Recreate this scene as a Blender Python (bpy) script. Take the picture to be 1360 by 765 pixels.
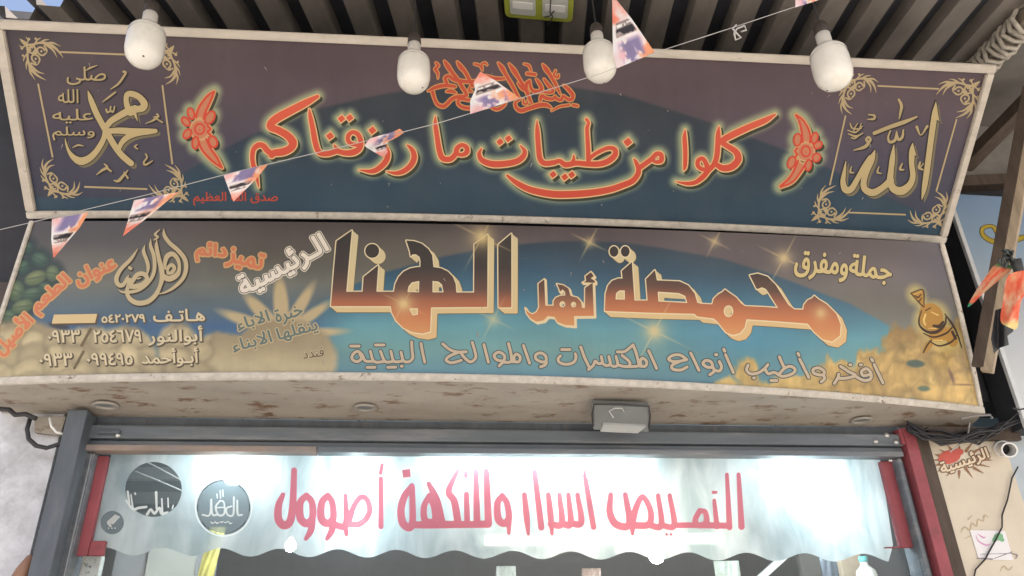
import bpy, bmesh, math, random, unicodedata
import numpy as np
from mathutils import Vector, Matrix

for o in list(bpy.data.objects):
    bpy.data.objects.remove(o)
scene = bpy.context.scene
COL = scene.collection
R_ = math.radians
rng = np.random.default_rng(7)
random.seed(7)

# ------------------------------------------------------------------ camera
F, CX, CY = 1000.0, 680.0, 382.5            # pinhole of the 1360 x 765 photograph
ROT = np.array([[0.99056761, -0.03649416, -0.13207568],
                [-0.13435339, -0.44807926, -0.88384056],
                [-0.02692535, 0.89324865, -0.44875592]])   # world = ROT @ camera
EYE = np.array([0.0, -3.33, 1.6])
cam = bpy.data.objects.new('camera', bpy.data.cameras.new('camera'))
COL.objects.link(cam)
cam.data.sensor_width = 36.0
cam.data.lens = F / 1360.0 * 36.0
cam.data.clip_start = 0.05
cam.data.clip_end = 2000
M = Matrix([list(ROT[0]) + [EYE[0]], list(ROT[1]) + [EYE[1]], list(ROT[2]) + [EYE[2]], [0, 0, 0, 1]])
cam.matrix_world = M
scene.camera = cam

# ------------------------------------------------------------------ light
SUN_EL, SUN_AZ = R_(60), R_(150)            # azimuth from +Y, clockwise: out over the street
world = bpy.data.worlds.new('World')
scene.world = world
world.use_nodes = True
wn = world.node_tree
sky = wn.nodes.new('ShaderNodeTexSky')
sky.sky_type = 'NISHITA'
sky.sun_disc = False
sky.sun_elevation = SUN_EL
sky.sun_rotation = SUN_AZ
sky.dust_density = 7.0
bg = wn.nodes['Background']
bg.inputs['Strength'].default_value = 0.12
wn.links.new(sky.outputs[0], bg.inputs['Color'])
sun = bpy.data.objects.new('sun', bpy.data.lights.new('sun', 'SUN'))
COL.objects.link(sun)
sun.data.energy = 3.5
sun.data.angle = R_(0.5)
sun.data.color = (1.0, 0.95, 0.88)
sd = Vector((math.sin(SUN_AZ) * math.cos(SUN_EL), math.cos(SUN_AZ) * math.cos(SUN_EL), math.sin(SUN_EL)))
sun.rotation_euler = sd.to_track_quat('Z', 'Y').to_euler()
sun.location = (0, -10, 20)
scene.view_settings.view_transform = 'Standard'
scene.view_settings.look = 'None'
scene.view_settings.gamma = 1.0
scene.view_settings.use_curve_mapping = False
scene.view_settings.exposure = 1.5

# ------------------------------------------------------------------ pixel <-> place
def rays(px, py):
    px = np.asarray(px, float); py = np.asarray(py, float)
    d = np.stack([(px - CX) / F, -(py - CY) / F, -np.ones_like(px)], -1)
    return d @ ROT.T
def on_y(px, py, y):
    d = rays(px, py); t = (y - EYE[1]) / d[..., 1]
    return EYE + d * t[..., None]
def on_z(px, py, z):
    d = rays(px, py); t = (z - EYE[2]) / d[..., 2]
    return EYE + d * t[..., None]
def at_depth(px, py, dep):
    return EYE + rays(px, py) * np.asarray(dep, float)[..., None]
def to_px(P):
    q = (np.asarray(P) - EYE) @ ROT
    return CX + F * q[..., 0] / -q[..., 2], CY - F * q[..., 1] / -q[..., 2]
def lin(c):
    c = np.asarray(c, float) / 255.0
    return np.where(c <= 0.04045, c / 12.92, ((c + 0.055) / 1.055) ** 2.4)

# ------------------------------------------------------------------ objects
def mesh_obj(name, verts, faces, mat=None, parent=None, cols=None, smooth=False):
    me = bpy.data.meshes.new(name)
    off = np.array(parent.location) if parent is not None else np.zeros(3)
    if parent is not None and parent.parent is not None:
        off = off + np.array(parent.parent.location)
    v = np.asarray(verts, float).reshape(-1, 3) - off
    me.from_pydata(v.tolist(), [], faces if isinstance(faces, list) else faces.tolist())
    if cols is not None:
        ca = me.color_attributes.new('Col', 'FLOAT_COLOR', 'POINT')
        c4 = np.ones((len(v), 4), np.float32); c4[:, :3] = cols
        ca.data.foreach_set('color', c4.ravel())
    if mat: me.materials.append(mat)
    if smooth:
        me.polygons.foreach_set('use_smooth', [True] * len(me.polygons))
    me.update()
    o = bpy.data.objects.new(name, me)
    COL.objects.link(o)
    if parent is not None: o.parent = parent
    return o
def thing(name, label, cat, loc=(0, 0, 0), group=None):
    o = bpy.data.objects.new(name, None)
    o.empty_display_size = 0.1
    COL.objects.link(o); o.location = loc
    o['label'] = label; o['category'] = cat
    if group: o['group'] = group
    return o
def tag(o, label, cat, group=None):
    o['label'] = label; o['category'] = cat
    if group: o['group'] = group
    return o

class MB:
    "collects simple solids into one mesh"
    def __init__(s): s.v = []; s.f = []
    def add(s, v, f):
        n = len(s.v); s.v += [tuple(map(float, p)) for p in v]; s.f += [[i + n for i in q] for q in f]; return s
    def hexa(s, p):       # 8 corners: bottom 0-3, top 4-7
        return s.add(p, [[3, 2, 1, 0], [4, 5, 6, 7], [0, 1, 5, 4], [1, 2, 6, 5], [2, 3, 7, 6], [3, 0, 4, 7]])
    def box(s, a, b):
        (x0, y0, z0), (x1, y1, z1) = a, b
        return s.hexa([(x0, y0, z0), (x1, y0, z0), (x1, y1, z0), (x0, y1, z0), (x0, y0, z1), (x1, y0, z1), (x1, y1, z1), (x0, y1, z1)])
    def tube(s, pts, r, n=8, caps=True):
        pts = [Vector(p) for p in pts]; k = len(pts)
        rr = r if hasattr(r, '__len__') else [r] * k
        base = len(s.v); ref = None
        for i, p in enumerate(pts):
            t = (pts[min(i + 1, k - 1)] - pts[max(i - 1, 0)]).normalized()
            if ref is None:
                ref = t.cross(Vector((0, 0, 1)))
                if ref.length < 0.1: ref = t.cross(Vector((1, 0, 0)))
            ref = (ref - t * ref.dot(t)).normalized(); b = t.cross(ref)
            for j in range(n):
                a = 2 * math.pi * j / n
                s.v.append(tuple(p + (ref * math.cos(a) + b * math.sin(a)) * rr[i]))
        for i in range(k - 1):
            for j in range(n):
                s.f.append([base + i * n + j, base + i * n + (j + 1) % n, base + (i + 1) * n + (j + 1) % n, base + (i + 1) * n + j])
        if caps:
            s.f.append([base + j for j in range(n)][::-1]); s.f.append([base + (k - 1) * n + j for j in range(n)])
        return s
    def lathe(s, prof, n=24, c=(0, 0, 0)):     # profile (r, z) about the vertical
        base = len(s.v)
        for (r, z) in prof:
            for j in range(n):
                a = 2 * math.pi * j / n
                s.v.append((c[0] + r * math.cos(a), c[1] + r * math.sin(a), c[2] + z))
        for i in range(len(prof) - 1):
            for j in range(n):
                s.f.append([base + i * n + j, base + i * n + (j + 1) % n, base + (i + 1) * n + (j + 1) % n, base + (i + 1) * n + j])
        return s
    def build(s, name, mat, parent=None, bevel=0, smooth=False, seg=2):
        o = mesh_obj(name, s.v, s.f, mat, parent, smooth=smooth)
        bm = bmesh.new(); bm.from_mesh(o.data); bmesh.ops.recalc_face_normals(bm, faces=bm.faces)
        if bevel:
            bmesh.ops.bevel(bm, geom=[e for e in bm.edges if e.calc_face_angle(0) > 0.5], offset=bevel, segments=seg, affect='EDGES', profile=0.6)
        bm.to_mesh(o.data); bm.free()
        return o

# ------------------------------------------------------------------ materials
def mat_new(name):
    m = bpy.data.materials.new(name); m.use_nodes = True
    return m, m.node_tree, m.node_tree.nodes['Principled BSDF']
def pmat(name, c, rough=0.6, metal=0.0, var=0.15, scale=6.0, c2=None, thr=(0.55, 0.75), scale2=9.0, bump=0.0, stretch=(1, 1, 1), spec=0.4):
    "base colour with noise wear; c2 = colour of stains with a shape of their own"
    m, nt, bs = mat_new(name)
    L = nt.links.new
    tc = nt.nodes.new('ShaderNodeTexCoord')
    mp = nt.nodes.new('ShaderNodeMapping'); mp.inputs['Scale'].default_value = stretch
    L(tc.outputs['Object'], mp.inputs['Vector'])
    n1 = nt.nodes.new('ShaderNodeTexNoise'); n1.inputs['Scale'].default_value = scale; n1.inputs['Detail'].default_value = 8; n1.inputs['Roughness'].default_value = 0.62
    L(mp.outputs[0], n1.inputs['Vector'])
    rp = nt.nodes.new('ShaderNodeValToRGB')
    c = np.asarray(c, float)
    rp.color_ramp.elements[0].position = 0.3; rp.color_ramp.elements[1].position = 0.7
    rp.color_ramp.elements[0].color = (*np.clip(c * (1 - var), 0, 1), 1); rp.color_ramp.elements[1].color = (*np.clip(c * (1 + var), 0, 1), 1)
    L(n1.outputs['Fac'], rp.inputs[0])
    out = rp.outputs[0]
    if c2 is not None:
        n2 = nt.nodes.new('ShaderNodeTexNoise'); n2.inputs['Scale'].default_value = scale2; n2.inputs['Detail'].default_value = 10; n2.inputs['Roughness'].default_value = 0.7
        L(mp.outputs[0], n2.inputs['Vector'])
        r2 = nt.nodes.new('ShaderNodeValToRGB')
        r2.color_ramp.elements[0].position = thr[0]; r2.color_ramp.elements[1].position = thr[1]
        L(n2.outputs['Fac'], r2.inputs[0])
        mx = nt.nodes.new('ShaderNodeMixRGB'); mx.inputs[2].default_value = (*c2, 1)
        L(r2.outputs[0], mx.inputs[0]); L(out, mx.inputs[1]); out = mx.outputs[0]
    L(out, bs.inputs['Base Color'])
    bs.inputs['Roughness'].default_value = rough
    bs.inputs['Metallic'].default_value = metal
    bs.inputs['Specular IOR Level'].default_value = spec
    if bump:
        b = nt.nodes.new('ShaderNodeBump'); b.inputs['Strength'].default_value = bump; b.inputs['Distance'].default_value = 0.01
        L(n1.outputs['Fac'], b.inputs['Height']); L(b.outputs[0], bs.inputs['Normal'])
    return m
def print_mat(name, rough=0.5, dirt=0.25, scale=5.0, spec=0.3, transl=0.0):
    "printed or painted colour held per vertex, under a film of dust and grime streaks"
    m, nt, bs = mat_new(name); L = nt.links.new
    at = nt.nodes.new('ShaderNodeAttribute'); at.attribute_name = 'Col'
    tc = nt.nodes.new('ShaderNodeTexCoord')
    mp = nt.nodes.new('ShaderNodeMapping'); mp.inputs['Scale'].default_value = (1.0, 1.0, 0.55)
    L(tc.outputs['Object'], mp.inputs['Vector'])
    n1 = nt.nodes.new('ShaderNodeTexNoise'); n1.inputs['Scale'].default_value = scale; n1.inputs['Detail'].default_value = 9; n1.inputs['Roughness'].default_value = 0.65
    L(mp.outputs[0], n1.inputs['Vector'])
    rp = nt.nodes.new('ShaderNodeValToRGB'); rp.color_ramp.elements[0].position = 0.42; rp.color_ramp.elements[1].position = 0.8
    rp.color_ramp.elements[0].color = (0, 0, 0, 1); rp.color_ramp.elements[1].color = (dirt, dirt, dirt, 1)
    L(n1.outputs['Fac'], rp.inputs[0])
    mx = nt.nodes.new('ShaderNodeMixRGB'); mx.inputs[2].default_value = (0.20, 0.165, 0.13, 1)
    L(rp.outputs[0], mx.inputs[0]); L(at.outputs['Color'], mx.inputs[1])
    L(mx.outputs[0], bs.inputs['Base Color'])
    bs.inputs['Roughness'].default_value = rough; bs.inputs['Specular IOR Level'].default_value = spec
    if transl:
        tr = nt.nodes.new('ShaderNodeBsdfTranslucent'); ms = nt.nodes.new('ShaderNodeMixShader'); ms.inputs[0].default_value = transl
        L(at.outputs['Color'], tr.inputs[0]); L(bs.outputs[0], ms.inputs[1]); L(tr.outputs[0], ms.inputs[2])
        L(ms.outputs[0], nt.nodes['Material Output'].inputs['Surface'])
    return m
def emit_mat(name, c, s):
    m, nt, bs = mat_new(name)
    bs.inputs['Base Color'].default_value = (0.8, 0.8, 0.8, 1)
    bs.inputs['Emission Color'].default_value = (*c, 1); bs.inputs['Emission Strength'].default_value = s
    return m

MT = {}
MT['cream_frame'] = pmat('cream_frame', (0.43, 0.39, 0.335), 0.5, var=0.13, scale=24, c2=(0.24, 0.20, 0.16), thr=(0.64, 0.69), scale2=15, stretch=(0.4, 1, 1), bump=0.15)
MT['worn_frame'] = pmat('worn_frame', (0.50, 0.465, 0.41), 0.6, var=0.2, scale=34, c2=(0.19, 0.145, 0.11), thr=(0.60, 0.66), scale2=19, stretch=(0.8, 1, 1), bump=0.3)
MT['soffit'] = pmat('soffit_sheet', (0.31, 0.28, 0.24), 0.6, var=0.16, scale=5, c2=(0.15, 0.09, 0.055), thr=(0.54, 0.64), scale2=17, stretch=(0.45, 1, 1), bump=0.15)
MT['black_box'] = pmat('dark_box_sheet', (0.030, 0.032, 0.038), 0.6, var=0.3, scale=8)
MT['dark_wall'] = pmat('dark_sooty_wall', (0.075, 0.06, 0.055), 0.85, var=0.35, scale=4)  # shade on the wall put into its dark colour
MT['roof'] = pmat('corrugated_sheet', (0.185, 0.165, 0.147), 0.5, var=0.24, scale=3.0, c2=(0.085, 0.06, 0.045), thr=(0.58, 0.8), scale2=3.5, stretch=(2, 0.7, 1))
MT['rib'] = pmat('rib_sheet', (0.045, 0.047, 0.055), 0.55, var=0.25, scale=5)  # shade of the recessed troughs put into the colour
MT['steel'] = pmat('blue_grey_steel', (0.105, 0.122, 0.14), 0.45, var=0.18, scale=7, c2=(0.22, 0.22, 0.22), thr=(0.50, 0.75), scale2=6, stretch=(0.3, 1, 2.5), spec=0.5)
MT['post'] = pmat('slate_post_paint', (0.088, 0.102, 0.12), 0.5, var=0.2, scale=9, c2=(0.16, 0.15, 0.14), thr=(.56, .8), scale2=7, stretch=(2, 2, .5))
MT['rust'] = pmat('rusty_channel', (0.26, 0.20, 0.165), 0.7, var=0.35, scale=9, c2=(0.17, 0.185, 0.2), thr=(0.45, 0.6), scale2=3, stretch=(0.4, 1, 1))
MT['red'] = pmat('faded_red_paint', (0.27, 0.062, 0.075), 0.55, var=0.2, scale=9, c2=(0.12, 0.06, 0.06), thr=(.58, .75), scale2=11)
MT['marble'] = pmat('white_marble', (0.54, 0.55, 0.58), 0.45, var=0.2, scale=7, c2=(0.27, 0.27, 0.28), thr=(0.47, 0.72), scale2=5.5, bump=0.25)
MT['beige'] = pmat('beige_stone', (0.60, 0.53, 0.42), 0.5, var=0.10, scale=3, c2=(0.45, 0.30, 0.19), thr=(0.60, 0.85), scale2=3)
MT['wood'] = pmat('weathered_wood', (0.36, 0.29, 0.21), 0.75, var=0.25, scale=9, stretch=(4, 4, 0.5), bump=0.3)
MT['dark_wood'] = pmat('dark_wood', (0.075, 0.055, 0.042), 0.75, var=0.3, scale=8, stretch=(3, 3, 0.6))
MT['cable'] = pmat('black_cable', (0.03, 0.03, 0.033), 0.55, var=0.2)
MT['string'] = pmat('pale_string', (0.40, 0.39, 0.38), 0.8, var=0.1)
MT['bulb'] = pmat('milky_bulb', (0.70, 0.68, 0.625), 0.16, var=0.06, scale=14, c2=(0.5, 0.47, 0.40), thr=(.55, .85), scale2=9, spec=0.5)
MT['bulb_base'] = pmat('bulb_collar', (0.50, 0.48, 0.45), 0.4, var=0.1)
MT['holder'] = pmat('brown_black_holder', (0.05, 0.04, 0.037), 0.5, var=0.2)
MT['metal'] = pmat('bare_metal', (0.5, 0.5, 0.5), 0.35, metal=0.8, var=0.1)
MT['white'] = pmat('white_plastic', (0.70, 0.70, 0.68), 0.45, var=0.06)
MT['lime'] = pmat('lime_plastic', (0.36, 0.40, 0.06), 0.45, var=0.08)
MT['panel_light'] = pmat('light_diffuser', (0.48, 0.50, 0.46), 0.3, var=0.06)
MT['grey_lamp'] = pmat('grey_lamp_housing', (0.17, 0.18, 0.18), 0.45, var=0.1)
MT['ground'] = pmat('dusty_paving', (0.34, 0.32, 0.29), 0.9, var=0.12, scale=1.5)
MT['plaster'] = pmat('interior_plaster', (0.34, 0.35, 0.36), 0.8, var=0.06)
MT['brown'] = pmat('brown_wood_stick', (0.26, 0.14, 0.09), 0.55, var=0.2)
MT['grey_sheet'] = pmat('grey_roof_sheet', (0.16, 0.15, 0.135), 0.7, var=0.2)
MT['yellow'] = pmat('yellow_film', (0.62, 0.55, 0.14), 0.5, var=0.1)
MT['trim'] = pmat('white_trim', (0.62, 0.64, 0.66), 0.4, var=0.08, scale=10)
MT['print'] = print_mat('printed_panel', 0.34, 0.10, 4.0, 0.5)
MT['print_up'] = print_mat('printed_panel_tilted', 0.5, 0.08, 4.0, 0.22)
MT['vinyl'] = print_mat('sign_lettering', 0.5, 0.07, 6.0, 0.25)
MT['paint'] = print_mat('printed_paper', 0.6, 0.05, 9.0)
MT['flag'] = print_mat('printed_pennant', 0.6, 0.0, 9.0, transl=0.35)

# ------------------------------------------------------------------ signed distance lettering
class Field:
    def __init__(s, x0, y0, x1, y1, h=0.7, margin=5.0):
        s.x0, s.y0, s.h, s.m = x0, y0, h, margin
        s.nx = int((x1 - x0) / h) + 1; s.ny = int((y1 - y0) / h) + 1
        s.d = np.full((s.ny, s.nx), 1e3)
        s.X = x0 + h * np.arange(s.nx); s.Y = y0 + h * np.arange(s.ny)
    def win(s, xa, ya, xb, yb):
        m = s.m
        i0 = max(0, int((ya - m - s.y0) / s.h)); i1 = min(s.ny, int((yb + m - s.y0) / s.h) + 2)
        j0 = max(0, int((xa - m - s.x0) / s.h)); j1 = min(s.nx, int((xb + m - s.x0) / s.h) + 2)
        return (slice(i0, i1), slice(j0, j1)) if i1 > i0 and j1 > j0 else None
    def cap(s, x1, y1, r1, x2, y2, r2):
        r = max(r1, r2)
        w = s.win(min(x1, x2) - r, min(y1, y2) - r, max(x1, x2) + r, max(y1, y2) + r)
        if w is None: return
        X = s.X[w[1]][None, :]; Y = s.Y[w[0]][:, None]
        dx, dy = x2 - x1, y2 - y1; ll = dx * dx + dy * dy + 1e-9
        t = np.clip(((X - x1) * dx + (Y - y1) * dy) / ll, 0, 1)
        dd = np.hypot(X - x1 - t * dx, Y - y1 - t * dy) - (r1 + (r2 - r1) * t)
        s.d[w] = np.minimum(s.d[w], dd)
    def stroke(s, pts, smooth=True):          # (x, y, width)
        p = np.array([q if len(q) == 3 else (*q, 2.0) for q in pts], float)
        if smooth and len(p) > 2:
            P = np.vstack([2 * p[0] - p[1], p, 2 * p[-1] - p[-2]]); out = []
            for i in range(1, len(P) - 2):
                n = max(2, int(np.hypot(*(P[i + 1] - P[i])[:2]) / 1.6))
                t = (np.arange(n) / n)[:, None]
                a, b, c, d = P[i - 1], P[i], P[i + 1], P[i + 2]
                out.append(0.5 * (2 * b + (c - a) * t + (2 * a - 5 * b + 4 * c - d) * t ** 2 + (3 * b - a - 3 * c + d) * t ** 3))
            p = np.vstack(out + [p[-1:]])
        p[:, 2] = np.maximum(p[:, 2], 0.3)
        for a, b in zip(p[:-1], p[1:]): s.cap(a[0], a[1], a[2] / 2, b[0], b[1], b[2] / 2)
    def segs(s, A, B):                        # closed outlines as directed segments, non-zero winding
        w = s.win(min(A[:, 0].min(), B[:, 0].min()), min(A[:, 1].min(), B[:, 1].min()), max(A[:, 0].max(), B[:, 0].max()), max(A[:, 1].max(), B[:, 1].max()))
        if w is None: return
        X, Y = np.meshgrid(s.X[w[1]], s.Y[w[0]])
        best = np.full(X.shape, 1e3); wind = np.zeros(X.shape, int)
        for (x1, y1), (x2, y2) in zip(A, B):
            dx, dy = x2 - x1, y2 - y1; ll = dx * dx + dy * dy
            if ll < 1e-12: continue
            t = np.clip(((X - x1) * dx + (Y - y1) * dy) / ll, 0, 1)
            best = np.minimum(best, (X - x1 - t * dx) ** 2 + (Y - y1 - t * dy) ** 2)
            if dy != 0:
                c = ((y1 <= Y) != (y2 <= Y)) & (x1 + (Y - y1) / dy * dx > X)
                wind += np.where(c, 1 if dy > 0 else -1, 0)
        sdv = np.sqrt(best); sdv = np.where(wind != 0, -sdv, sdv)
        s.d[w] = np.minimum(s.d[w], sdv)
    def poly(s, ring, holes=()):
        def area(r): return sum(a[0] * b[1] - b[0] * a[1] for a, b in zip(r, r[1:] + r[:1]))
        A, B = [], []
        for k, r in enumerate([list(ring)] + [list(h) for h in holes]):
            if (area(r) > 0) != (k == 0): r = r[::-1]
            A += r; B += r[1:] + r[:1]
        s.segs(np.array(A, float), np.array(B, float))
    def ell(s, cx, cy, rx, ry, a=0.0, n=28):
        s.poly(ellipse(cx, cy, rx, ry, a, n))
def ellipse(cx, cy, rx, ry, a=0.0, n=28):
    a = R_(a)
    return [(cx + rx * math.cos(t) * math.cos(a) - ry * math.sin(t) * math.sin(a), cy + rx * math.cos(t) * math.sin(a) + ry * math.sin(t) * math.cos(a)) for t in [2 * math.pi * k / n for k in range(n)]]

TOK = {}
for k in range(1, 16):
    ins = [(k >> b) & 1 for b in range(4)]; pl = []
    for c in range(4):
        if ins[c]: pl.append(('c', c))
        if ins[c] != ins[(c + 1) % 4]: pl.append(('e', c))
    TOK[k] = pl[::-1]
def march(fd, iso=0.0, d=None):
    "the region d < iso as a flat mesh: pixel vertices and faces"
    v = iso - (fd.d if d is None else d)
    ny, nx = v.shape; ins = v > 0
    ci = np.full((ny, nx), -1); ci[ins] = np.arange(ins.sum())
    n = ins.sum()
    yy, xx = np.nonzero(ins)
    P = [np.stack([fd.X[xx], fd.Y[yy]], 1)]
    hc = ins[:, :-1] != ins[:, 1:]; hi = np.full(hc.shape, -1); hi[hc] = n + np.arange(hc.sum()); n += hc.sum()
    i, j = np.nonzero(hc); t = v[i, j] / (v[i, j] - v[i, j + 1])
    P.append(np.stack([fd.X[j] + t * fd.h, fd.Y[i]], 1))
    vc = ins[:-1] != ins[1:]; vi = np.full(vc.shape, -1); vi[vc] = n + np.arange(vc.sum()); n += vc.sum()
    i, j = np.nonzero(vc); t = v[i, j] / (v[i, j] - v[i + 1, j])
    P.append(np.stack([fd.X[j], fd.Y[i] + t * fd.h], 1))
    case = ins[:-1, :-1] * 1 + ins[:-1, 1:] * 2 + ins[1:, 1:] * 4 + ins[1:, :-1] * 8
    cs = [ci[:-1, :-1], ci[:-1, 1:], ci[1:, 1:], ci[1:, :-1]]
    es = [hi[:-1, :], vi[:, 1:], hi[1:, :], vi[:, :-1]]
    faces = []
    for k in range(1, 16):
        m = case == k
        if m.any():
            faces += np.stack([(cs if a == 'c' else es)[b][m] for a, b in TOK[k]], 1).tolist()
    return np.vstack(P), faces
def shift(fd, dx, dy):
    "the field moved by (dx, dy) pixels"
    sx, sy = int(round(dx / fd.h)), int(round(dy / fd.h))
    d = np.full_like(fd.d, 1e3)
    d[max(0, sy):fd.ny + min(0, sy), max(0, sx):fd.nx + min(0, sx)] = fd.d[max(0, -sy):fd.ny + min(0, -sy), max(0, -sx):fd.nx + min(0, -sx)]
    return d

# Arabic joining: letters to their contextual forms, laid out right to left
FORMS = {}
for cp in range(0xFE70, 0xFEFD):
    dec = unicodedata.decomposition(chr(cp)).split()
    if len(dec) == 2: FORMS.setdefault(chr(int(dec[1], 16)), {})[dec[0][1:-1]] = chr(cp)
    elif len(dec) == 3: FORMS.setdefault(chr(int(dec[1], 16)) + chr(int(dec[2], 16)), {})[dec[0][1:-1]] = chr(cp)
def shape_ar(t):
    u, i = [], 0
    while i < len(t):
        if t[i] == '\u0644' and t[i:i + 2] in FORMS: u.append(t[i:i + 2]); i += 2
        else: u.append(t[i]); i += 1
    if not any(c in FORMS for c in u): return t
    def nxt(c): return c == '\u0640' or 'initial' in FORMS.get(c, {})
    def prv(c): return c == '\u0640' or 'final' in FORMS.get(c, {})
    out = []
    for k, c in enumerate(u):
        a = k > 0 and nxt(u[k - 1]) and prv(c); b = k < len(u) - 1 and nxt(c) and prv(u[k + 1])
        f = FORMS.get(c)
        out.append(f.get('medial' if a and b else 'final' if a else 'initial' if b else 'isolated', c) if f else c)
    return ''.join(out[::-1])
def text_field(fd, t, cx, cy, w, h, rot=0.0, skew=0.0):
    "writes t into the field, fitted to a w x h pixel box about (cx, cy), turned rot degrees clockwise"
    cu = bpy.data.curves.new('t', 'FONT'); cu.body = shape_ar(t); cu.fill_mode = 'NONE'; cu.resolution_u = 3
    ob = bpy.data.objects.new('t', cu); COL.objects.link(ob)
    bpy.context.view_layer.update()
    me = ob.to_mesh()
    co = np.array([v.co[:2] for v in me.vertices]); ed = np.array([e.vertices[:] for e in me.edges])
    ob.to_mesh_clear(); bpy.data.objects.remove(ob); bpy.data.curves.remove(cu)
    lo, hi = co.min(0), co.max(0)
    q = (co - (lo + hi) / 2) / (hi - lo) * np.array([w, h]); q[:, 1] *= -1
    q[:, 0] += skew * q[:, 1]
    a = R_(rot); q = q @ np.array([[math.cos(a), math.sin(a)], [-math.sin(a), math.cos(a)]]) + np.array([cx, cy])
    # walk the outlines so that every segment runs the way its loop does
    nb = {}
    for a_, b_ in ed: nb.setdefault(a_, []).append(b_); nb.setdefault(b_, []).append(a_)
    seen = set(); A, B = [], []
    for s0 in range(len(co)):
        if s0 in seen or s0 not in nb: continue
        loop = [s0]; seen.add(s0); cur = s0
        nx_ = s0 + 1 if s0 + 1 in nb[s0] else nb[s0][0]
        while nx_ is not None and nx_ not in seen:
            seen.add(nx_); loop.append(nx_); prev, cur = cur, nx_
            c_ = [k for k in nb[cur] if k not in seen]; nx_ = c_[0] if c_ else None
        A += loop; B += loop[1:] + loop[:1]
    fd.segs(q[A], q[B])

# ------------------------------------------------------------------ the two sign faces as bent sheets y = g(x, z)
class Face:
    def __init__(s, pts):                   # (px, py, z) along the lower and upper edge
        P = np.array([on_z(a, b, z) for a, b, z in pts])
        x, y, z = P.T; s.z0 = z.min(); k = z - s.z0
        A = np.stack([np.ones_like(x), x, x * x, k, k * x, k * x * x], 1)
        s.c = np.linalg.lstsq(A, y, rcond=None)[0]
    def g(s, x, z):
        a, b, c, d, e, f = s.c; k = z - s.z0
        return a + b * x + c * x * x + k * (d + e * x + f * x * x)
    def nrm(s, x, z):
        a, b, c, d, e, f = s.c; k = z - s.z0
        n = np.stack([b + 2 * c * x + k * (e + 2 * f * x), -np.ones_like(x), d + e * x + f * x * x], -1)
        return n / np.linalg.norm(n, axis=-1, keepdims=True)
    def hit(s, px, py, lift=0.0):
        dd = rays(px, py); t = 2.8 / np.linalg.norm(dd, axis=-1)
        t = np.full(dd.shape[:-1], 3.0)
        for _ in range(8):
            P = EYE + dd * t[..., None]
            fv = P[..., 1] - s.g(P[..., 0], P[..., 2])
            P2 = EYE + dd * (t + 1e-3)[..., None]
            f2 = P2[..., 1] - s.g(P2[..., 0], P2[..., 2])
            t = t - fv * 1e-3 / (f2 - fv)
        P = EYE + dd * t[..., None]
        return P + s.nrm(P[..., 0], P[..., 2]) * lift if lift else P
UP = Face([(38, 290, 3.41), (330, 288, 3.41), (640, 295, 3.41), (950, 305, 3.41), (1254, 322, 3.41),
           (-10, 25, 3.95), (330, 41, 3.95), (660, 55, 3.95), (990, 70, 3.95), (1322, 86, 3.95)])
LO = Face([(-28, 515, 2.64), (230, 505, 2.64), (430, 502, 2.64), (640, 505, 2.64), (900, 520, 2.64), (1100, 533, 2.64), (1311, 547, 2.64),
           (40, 294, 3.36), (330, 294, 3.36), (640, 299, 3.36), (950, 308, 3.36), (1253, 323, 3.36)])

class Layers:
    "stacks vinyl layers on a sheet and makes them one mesh part"
    def __init__(s, face): s.face = face; s.V = []; s.Fc = []; s.C = []; s.n = 0
    def add(s, fd, iso, color, lift, d=None):
        p, f = march(fd, iso, d)
        if not len(p): return s
        s.V.append(s.face.hit(p[:, 0], p[:, 1], lift))
        s.Fc += [[i + s.n for i in q] for q in f]
        s.C.append(color(p) if callable(color) else np.tile(np.asarray(color, float), (len(p), 1)))
        s.n += len(p); return s
    def build(s, name, parent, mat=None):
        return mesh_obj(name, np.vstack(s.V), s.Fc, mat or MT['vinyl'], parent, cols=np.vstack(s.C))
class Flat:
    "a plane y = const used like a sign face"
    def __init__(s, y): s.y = y
    def hit(s, px, py, lift=0.0): return on_y(px, py, s.y - lift)
def tr(x0, y0, k, pts, wk=1.0):
    "zoomed tracing coordinates to photograph pixels"
    return [(x0 + p[0] / k, y0 + p[1] / k) + ((p[2] / k * wk,) if len(p) > 2 else ()) for p in pts]
UL, LL = 1.30, 1.10
def au(c): return np.clip(lin(c) / UL, 0, 0.85)
def al(c): return np.clip(lin(c) / LL, 0, 0.85)

# ================================================================== the setting
g = mesh_obj('ground', [(-150, -200, 0), (150, -200, 0), (150, 6, 0), (-150, 6, 0)], [[0, 1, 2, 3]], MT['ground'])
g['kind'] = 'structure'

ZL = 2.60                                                   # underside of the sign box at the wall
def X(px, py, y=0.0): return float(on_y(px, py, y)[0])
def Z(px, py, y=0.0): return float(on_y(px, py, y)[2])

# upper wall of the building behind the signs
t = thing('building_wall', 'dark sooty upper wall of the building behind the two shop signs', 'wall', (0, 0.2, 2.7))
MB().box((-5, 0.02, 2.75), (6, 0.3, 4.9)).build('wall_surface', pmat('sooty_plaster', (0.035, 0.036, 0.042), 0.9, var=0.3, scale=3), t)  # grey wall, its shade put into the colour
MB().box((-5, -0.02, 3.05), (-1.75, 0.018, 3.22)).build('ledge', MT['dark_wall'], t, bevel=0.01)

# marble wall left of the door
t = thing('marble_wall', 'white grey-veined marble wall left of the dark door post', 'wall', (-2.4, 0, 0))
xl = X(62, 660)
for k, (a, b) in enumerate([(0, 1.10), (1.101, 2.735)]):
    MB().box((-4.5, -0.02 - 0.002 * (k % 2), a), (xl, 0.3, b)).build('marble_slab', MT['marble'], t, bevel=0.003)

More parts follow.
